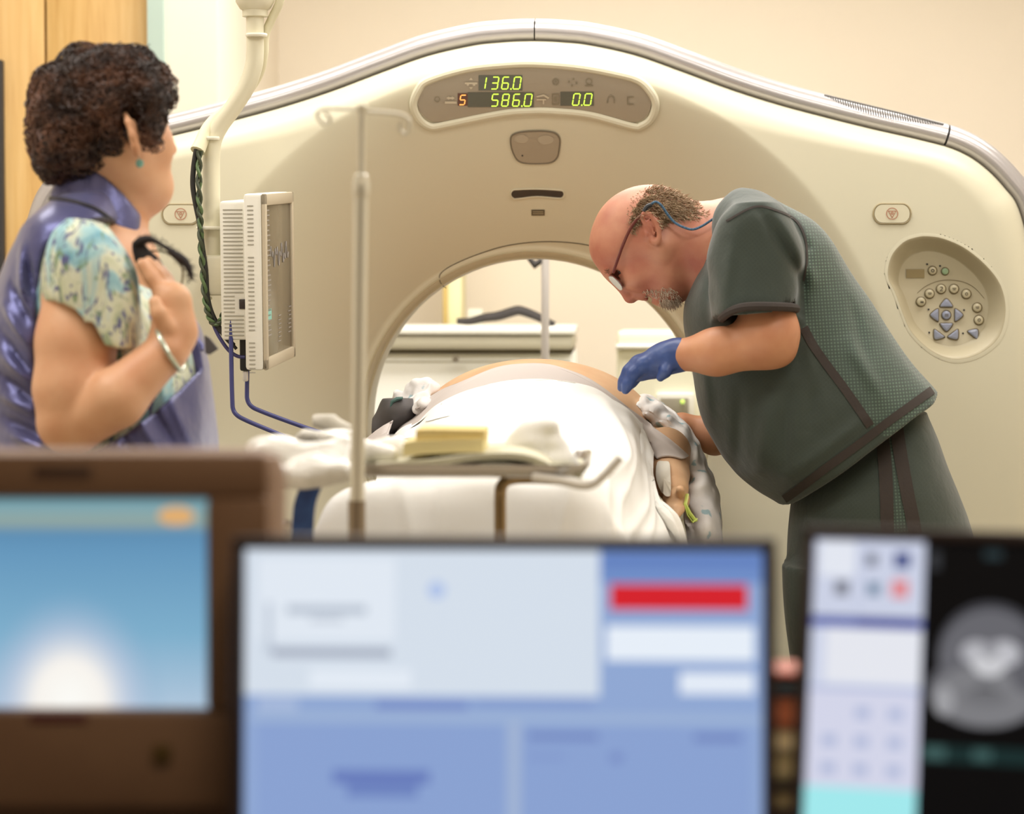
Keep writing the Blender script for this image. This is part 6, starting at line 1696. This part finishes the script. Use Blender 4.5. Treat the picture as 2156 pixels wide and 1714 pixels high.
# right: turned towards the middle, black image window
DR = 1.95
yawR, tiltR = -math.radians(14), math.radians(13)
kR = FPX/DR
hR = 800/kR; wR = 1000/kR
SR = Scr((0, 0, 0), yawR, tiltR, wR, hR)
tl = cam_plane(1718, 1136, DR)
SR.c = tl-(SR.P(0, 0)-SR.c)
mr = monitor('desk_monitor', 'dark monitor at the right of the desk showing a black scan image', SR, .010, dfm, .05)
gx = lambda x: x*.925/1000; gy = lambda y: y*.95/800
def rr_(x0, y0, x1, y1, c): return (gx(x0), gy(y0), gx(x1), gy(y1), c)
items = [rr_(0, 0, 248, 168, (206, 212, 232)), rr_(12, 4, 92, 80, (230, 234, 244)), rr_(100, 0, 104, 160, (190, 198, 224)), rr_(116, 28, 142, 56, (120, 124, 140)), rr_(180, 24, 216, 58, (56, 70, 130)), rr_(48, 90, 80, 122, (120, 122, 134)), rr_(122, 92, 150, 120, (110, 134, 160)), rr_(176, 84, 214, 124, (226, 140, 146)),
         rr_(0, 172, 248, 190, (96, 110, 186)), rr_(100, 172, 240, 188, (52, 64, 160)), rr_(0, 192, 248, 326, (210, 216, 236)), rr_(34, 196, 246, 314, (232, 234, 242)), rr_(0, 326, 248, 540, (214, 216, 236)), rr_(0, 322, 248, 330, (176, 186, 220))]
for i, yy in enumerate((378, 440, 500)):
    for j, xx in enumerate((50, 122, 196)):
        if i == 0 and j == 0: continue
        items.append(rr_(xx-16, yy-12, xx+16, yy+12, (176, 186, 218)))
items += [rr_(0, 540, 248, 800, (164, 236, 240)), rr_(250, 0, 1000, 800, (6, 6, 8)), rr_(258, 20, 284, 60, (52, 54, 58)), rr_(380, 14, 420, 34, (40, 54, 58)), rr_(250, 440, 640, 474, (24, 46, 46)), rr_(262, 442, 310, 470, (62, 92, 90)), rr_(368, 444, 410, 468, (60, 90, 88)), rr_(360, 600, 600, 612, (120, 110, 126))]
dd = lambda cx, cy, rx, ry, c: (gx(cx-rx), gy(cy-ry), gx(cx+rx), gy(cy+ry), ('disc',)+c)
items += [dd(400, 240, 116, 112, (70, 70, 76)), dd(400, 255, 112, 112, (104, 104, 110)), dd(390, 320, 124, 78, (100, 100, 106)), dd(390, 330, 112, 66, (126, 126, 130)), dd(302, 344, 22, 32, (160, 160, 164)), dd(480, 250, 40, 70, (96, 96, 102)), dd(370, 238, 34, 26, (180, 180, 186)), dd(430, 238, 36, 28, (190, 190, 196)), dd(398, 262, 36, 26, (206, 206, 210)), dd(400, 232, 16, 18, (150, 150, 156)), dd(392, 322, 26, 14, (34, 34, 38)), dd(392, 332, 50, 18, (112, 112, 116))]
items = [x for x in items if not (isinstance(x[4], tuple) and len(x[4]) == 4 and False)]
scr_rects(SR, items, 'screen', mr, (30, 34, 60))
# left: deep beige-brown set with a wide frame and a blue picture
DL = 2.02
kL = FPX/DL
SL = Scr((0, 0, 0), math.radians(2), math.radians(2), 620/kL, 440/kL)
tr = cam_plane(438, 1050, DL); SL.c = tr-(SL.P(1, 0)-SL.c)
lbm = M('bezel_brown', (150, 116, 88), .55, var=(9, (140, 106, 80)))
ml = thing('desk_monitor', 'brown deep-framed monitor at the left of the desk with a glowing blue picture', 'monitor', (SL.c[0], SL.c[1]+.1, ZD))
def bl(mb, x0, y0, x1, y1, o, dep, bev):
    p = SL.c+SL.x*(((x0+x1)/2+182)/620-.5)*SL.w+SL.u*(.5-((y0+y1)/2-1050)/440)*SL.h+SL.n*o
    return mb.box(p, ((x1-x0)/kL, dep, (y1-y0)/kL), bev, SL.R)
bl(MB(), -320, 952, 572, 1760, -.075, .14, .02).build('housing', lbm, ml)
bl(MB(), -320, 950, 572, 1050, .004, .024, .009).build('bezel', lbm, ml)
bl(MB(), -320, 1490, 572, 1700, .004, .024, .009).build('bezel', lbm, ml)
bl(MB(), 438, 1045, 572, 1495, .004, .024, .006).build('bezel', lbm, ml)
bl(MB(), -320, 1045, -182, 1495, .004, .024, .006).build('bezel', lbm, ml)
bl(MB(), 80, 980, 200, 1004, .017, .002, .001).build('maker_plate', M('plate_dark', (92, 68, 54), .5), ml)
bl(MB(), 70, 1494, 190, 1515, .017, .002, .001).build('stripe', M('stripe_maroon', (112, 56, 54), .5), ml)
bl(MB(), 328, 1562, 366, 1600, .018, .006, .002).build('power_button', M('button_olive', (98, 76, 24), .4), ml)
MB().box((SL.c[0], SL.c[1]+.1, ZD+.02), (.2, .2, .04), .01).build('foot', lbm, ml)
def sky_pic():
    m = bpy.data.materials.new('sunrise_picture'); m.use_nodes = True; n = m.node_tree.nodes; l = m.node_tree.links; b = n['Principled BSDF']
    tc = n.new('ShaderNodeTexCoord'); sx = n.new('ShaderNodeSeparateXYZ'); l.new(tc.outputs['UV'], sx.inputs[0])
    r = ramp(n, [(0, (176, 200, 222)), (.35, (126, 176, 206)), (.75, (100, 152, 190)), (.84, (92, 142, 180)), (.88, (146, 166, 160)), (.97, (128, 168, 178)), (1, (90, 140, 156))])
    l.new(sx.outputs['Y'], r.inputs[0])
    mp = n.new('ShaderNodeVectorMath'); mp.operation = 'SUBTRACT'; mp.inputs[1].default_value = (.53, .02, 0)
    ms = n.new('ShaderNodeVectorMath'); ms.operation = 'MULTIPLY'; ms.inputs[1].default_value = (3.0, 1.75, 0)
    ln = n.new('ShaderNodeVectorMath'); ln.operation = 'LENGTH'
    l.new(tc.outputs['UV'], mp.inputs[0]); l.new(mp.outputs[0], ms.inputs[0]); l.new(ms.outputs[0], ln.inputs[0])
    r2 = ramp(n, [(.0, (255, 255, 250)), (.35, (250, 246, 240)), (.62, (196, 206, 226)), (1.0, (110, 165, 200))]); r2.color_ramp.elements[3].color = (*r2.color_ramp.elements[3].color[:3], 0.0)
    r2.color_ramp.elements[2].color = (*r2.color_ramp.elements[2].color[:3], .6)
    l.new(ln.outputs['Value'], r2.inputs[0])
    mx = n.new('ShaderNodeMix'); mx.data_type = 'RGBA'; l.new(r2.outputs['Alpha'], mx.inputs['Factor']); l.new(r.outputs[0], mx.inputs['A']); l.new(r2.outputs[0], mx.inputs['B'])
    l.new(mx.outputs['Result'], b.inputs['Emission Color']); b.inputs['Emission Strength'].default_value = SCR_E; b.inputs['Base Color'].default_value = (.02, .02, .02, 1)
    return m
o = mesh_obj('screen', [SL.P(0, 1, .002), SL.P(1, 1, .002), SL.P(1, 0, .002), SL.P(0, 0, .002)], [(0, 1, 2, 3)], sky_pic(), ml, False)
uv = o.data.uv_layers.new(); 
for i, c in enumerate(((0, 0), (1, 0), (1, 1), (0, 1))): uv.data[i].uv = c
px_ = lambda x, y: SL.P((x+182)/620, (y-1050)/440, .0028)
n = 30
MB().add([px_(372+38*math.cos(2*math.pi*k/n), 1086+20*math.sin(2*math.pi*k/n)) for k in range(n)], [tuple(range(n-1, -1, -1))]).build('screen_badge', emis('badge_orange', (226, 176, 116), SCR_E), ml, smooth=False)
# stacked cartridges between the middle and right monitors
YQ = -2.78
z = ZD
def wz(py): return W(1650, py, YQ)[2]
x0 = W(1600, 1500, YQ)[0]; x1 = W(1704, 1500, YQ)[0]
lev = [(1414, 1431, (196, 106, 84), 'red-orange slim case topmost of the stack between two monitors'), (1430, 1466, (66, 78, 90), 'slate blue slim case under the red-orange one'), (1468, 1534, (190, 112, 80), 'thick orange-brown case in the middle of the stack'), (1537, 1584, (216, 202, 166), 'cream case directly under the thick orange-brown case'), (1586, 1640, (176, 164, 126), 'tan case under the cream case in the stack'), (1643, 1664, (70, 64, 50), 'thin dark case near the bottom of the stack'), (1666, 1700, (140, 126, 92), 'olive-tan case under the thin dark case'), (1703, 1800, (66, 54, 44), 'dark box at the bottom of the stack')]
zb = ZD
for i, (a, b, c, lab_) in enumerate(lev):
    zt_, zb_ = wz(a), (wz(lev[i+1][0]) if i < len(lev)-1 else ZD)
    t = thing('storage_case', lab_, 'case', ((x0+x1)/2, YQ+.04, zb_), 'cases stacked between the monitors')
    j = .004*((i*7) % 3-1); hh = zt_-zb_-.0006
    mt = M('case_%d' % i, c, .5, var=(20, tuple(int(v*.92) for v in c)))
    MB().box(((x0+x1)/2+j, YQ+.04, zb_+hh/2), (x1-x0, .08, hh), .003).build('body', mt, t)
    MB().box(((x0+x1)/2+j, YQ-.0006, zb_+hh/2), ((x1-x0)*.6, .003, hh*.5), .0008).build('spine_label', M('case_label_%d' % i, tuple(min(255, int(v*1.12)) for v in c), .6), t)
# ------------------------------------------------------------------ light, camera
def area(name, loc, size, energy, col=(1, .93, .82), rot=(0, 0, 0)):
    d = bpy.data.lights.new(name, 'AREA'); d.shape = 'RECTANGLE'; d.size, d.size_y = size; d.energy = energy; d.color = col
    o = bpy.data.objects.new(name, d); COL.objects.link(o); o.location = loc; o.rotation_euler = rot
    return o
LG = (1, .97, .93)
for x, y in ((-1.3, -.35), (1.3, -.35), (0, -.3)): area('ceiling_light', (x, y, ZC-.03), (1.0, .6), 19, LG)
for x, e in ((-.95, 6), (.1, 34), (1.4, 16)): area('ceiling_light', (x, 1.12, ZC-.03), (1.0, .5), e, LG)
for x in (-1.2, 1.2): area('ceiling_light', (x, -2.0, ZC-.03), (1.2, .6), 22, LG)
area('control_room_light', (0.4, -4.3, ZC-.03), (.8, .8), 14, (1, .8, .58))
w = bpy.data.worlds.new('World'); SC.world = w; w.use_nodes = True
w.node_tree.nodes['Background'].inputs['Color'].default_value = (1, .9, .76, 1)
w.node_tree.nodes['Background'].inputs['Strength'].default_value = .12
cd = bpy.data.cameras.new('camera'); co = bpy.data.objects.new('camera', cd); COL.objects.link(co)
cd.sensor_width = 36; cd.lens = 36*FPX/2156; cd.clip_start = .05; cd.clip_end = 60
co.matrix_world = Matrix(((RT[0], UP[0], -FW[0], CAM[0]), (RT[1], UP[1], -FW[1], CAM[1]), (RT[2], UP[2], -FW[2], CAM[2]), (0, 0, 0, 1)))
cd.dof.use_dof = True; cd.dof.focus_distance = 4.62; cd.dof.aperture_fstop = cd.lens/24.0
SC.camera = co
SC.view_settings.view_transform = 'Standard'; SC.view_settings.look = 'None'; SC.view_settings.gamma = 1; SC.view_settings.use_curve_mapping = False
SC.view_settings.exposure = 0.0
SC.cycles.use_denoising = True
SC.cycles.max_bounces = 8; SC.cycles.caustics_reflective = False; SC.cycles.caustics_refractive = False
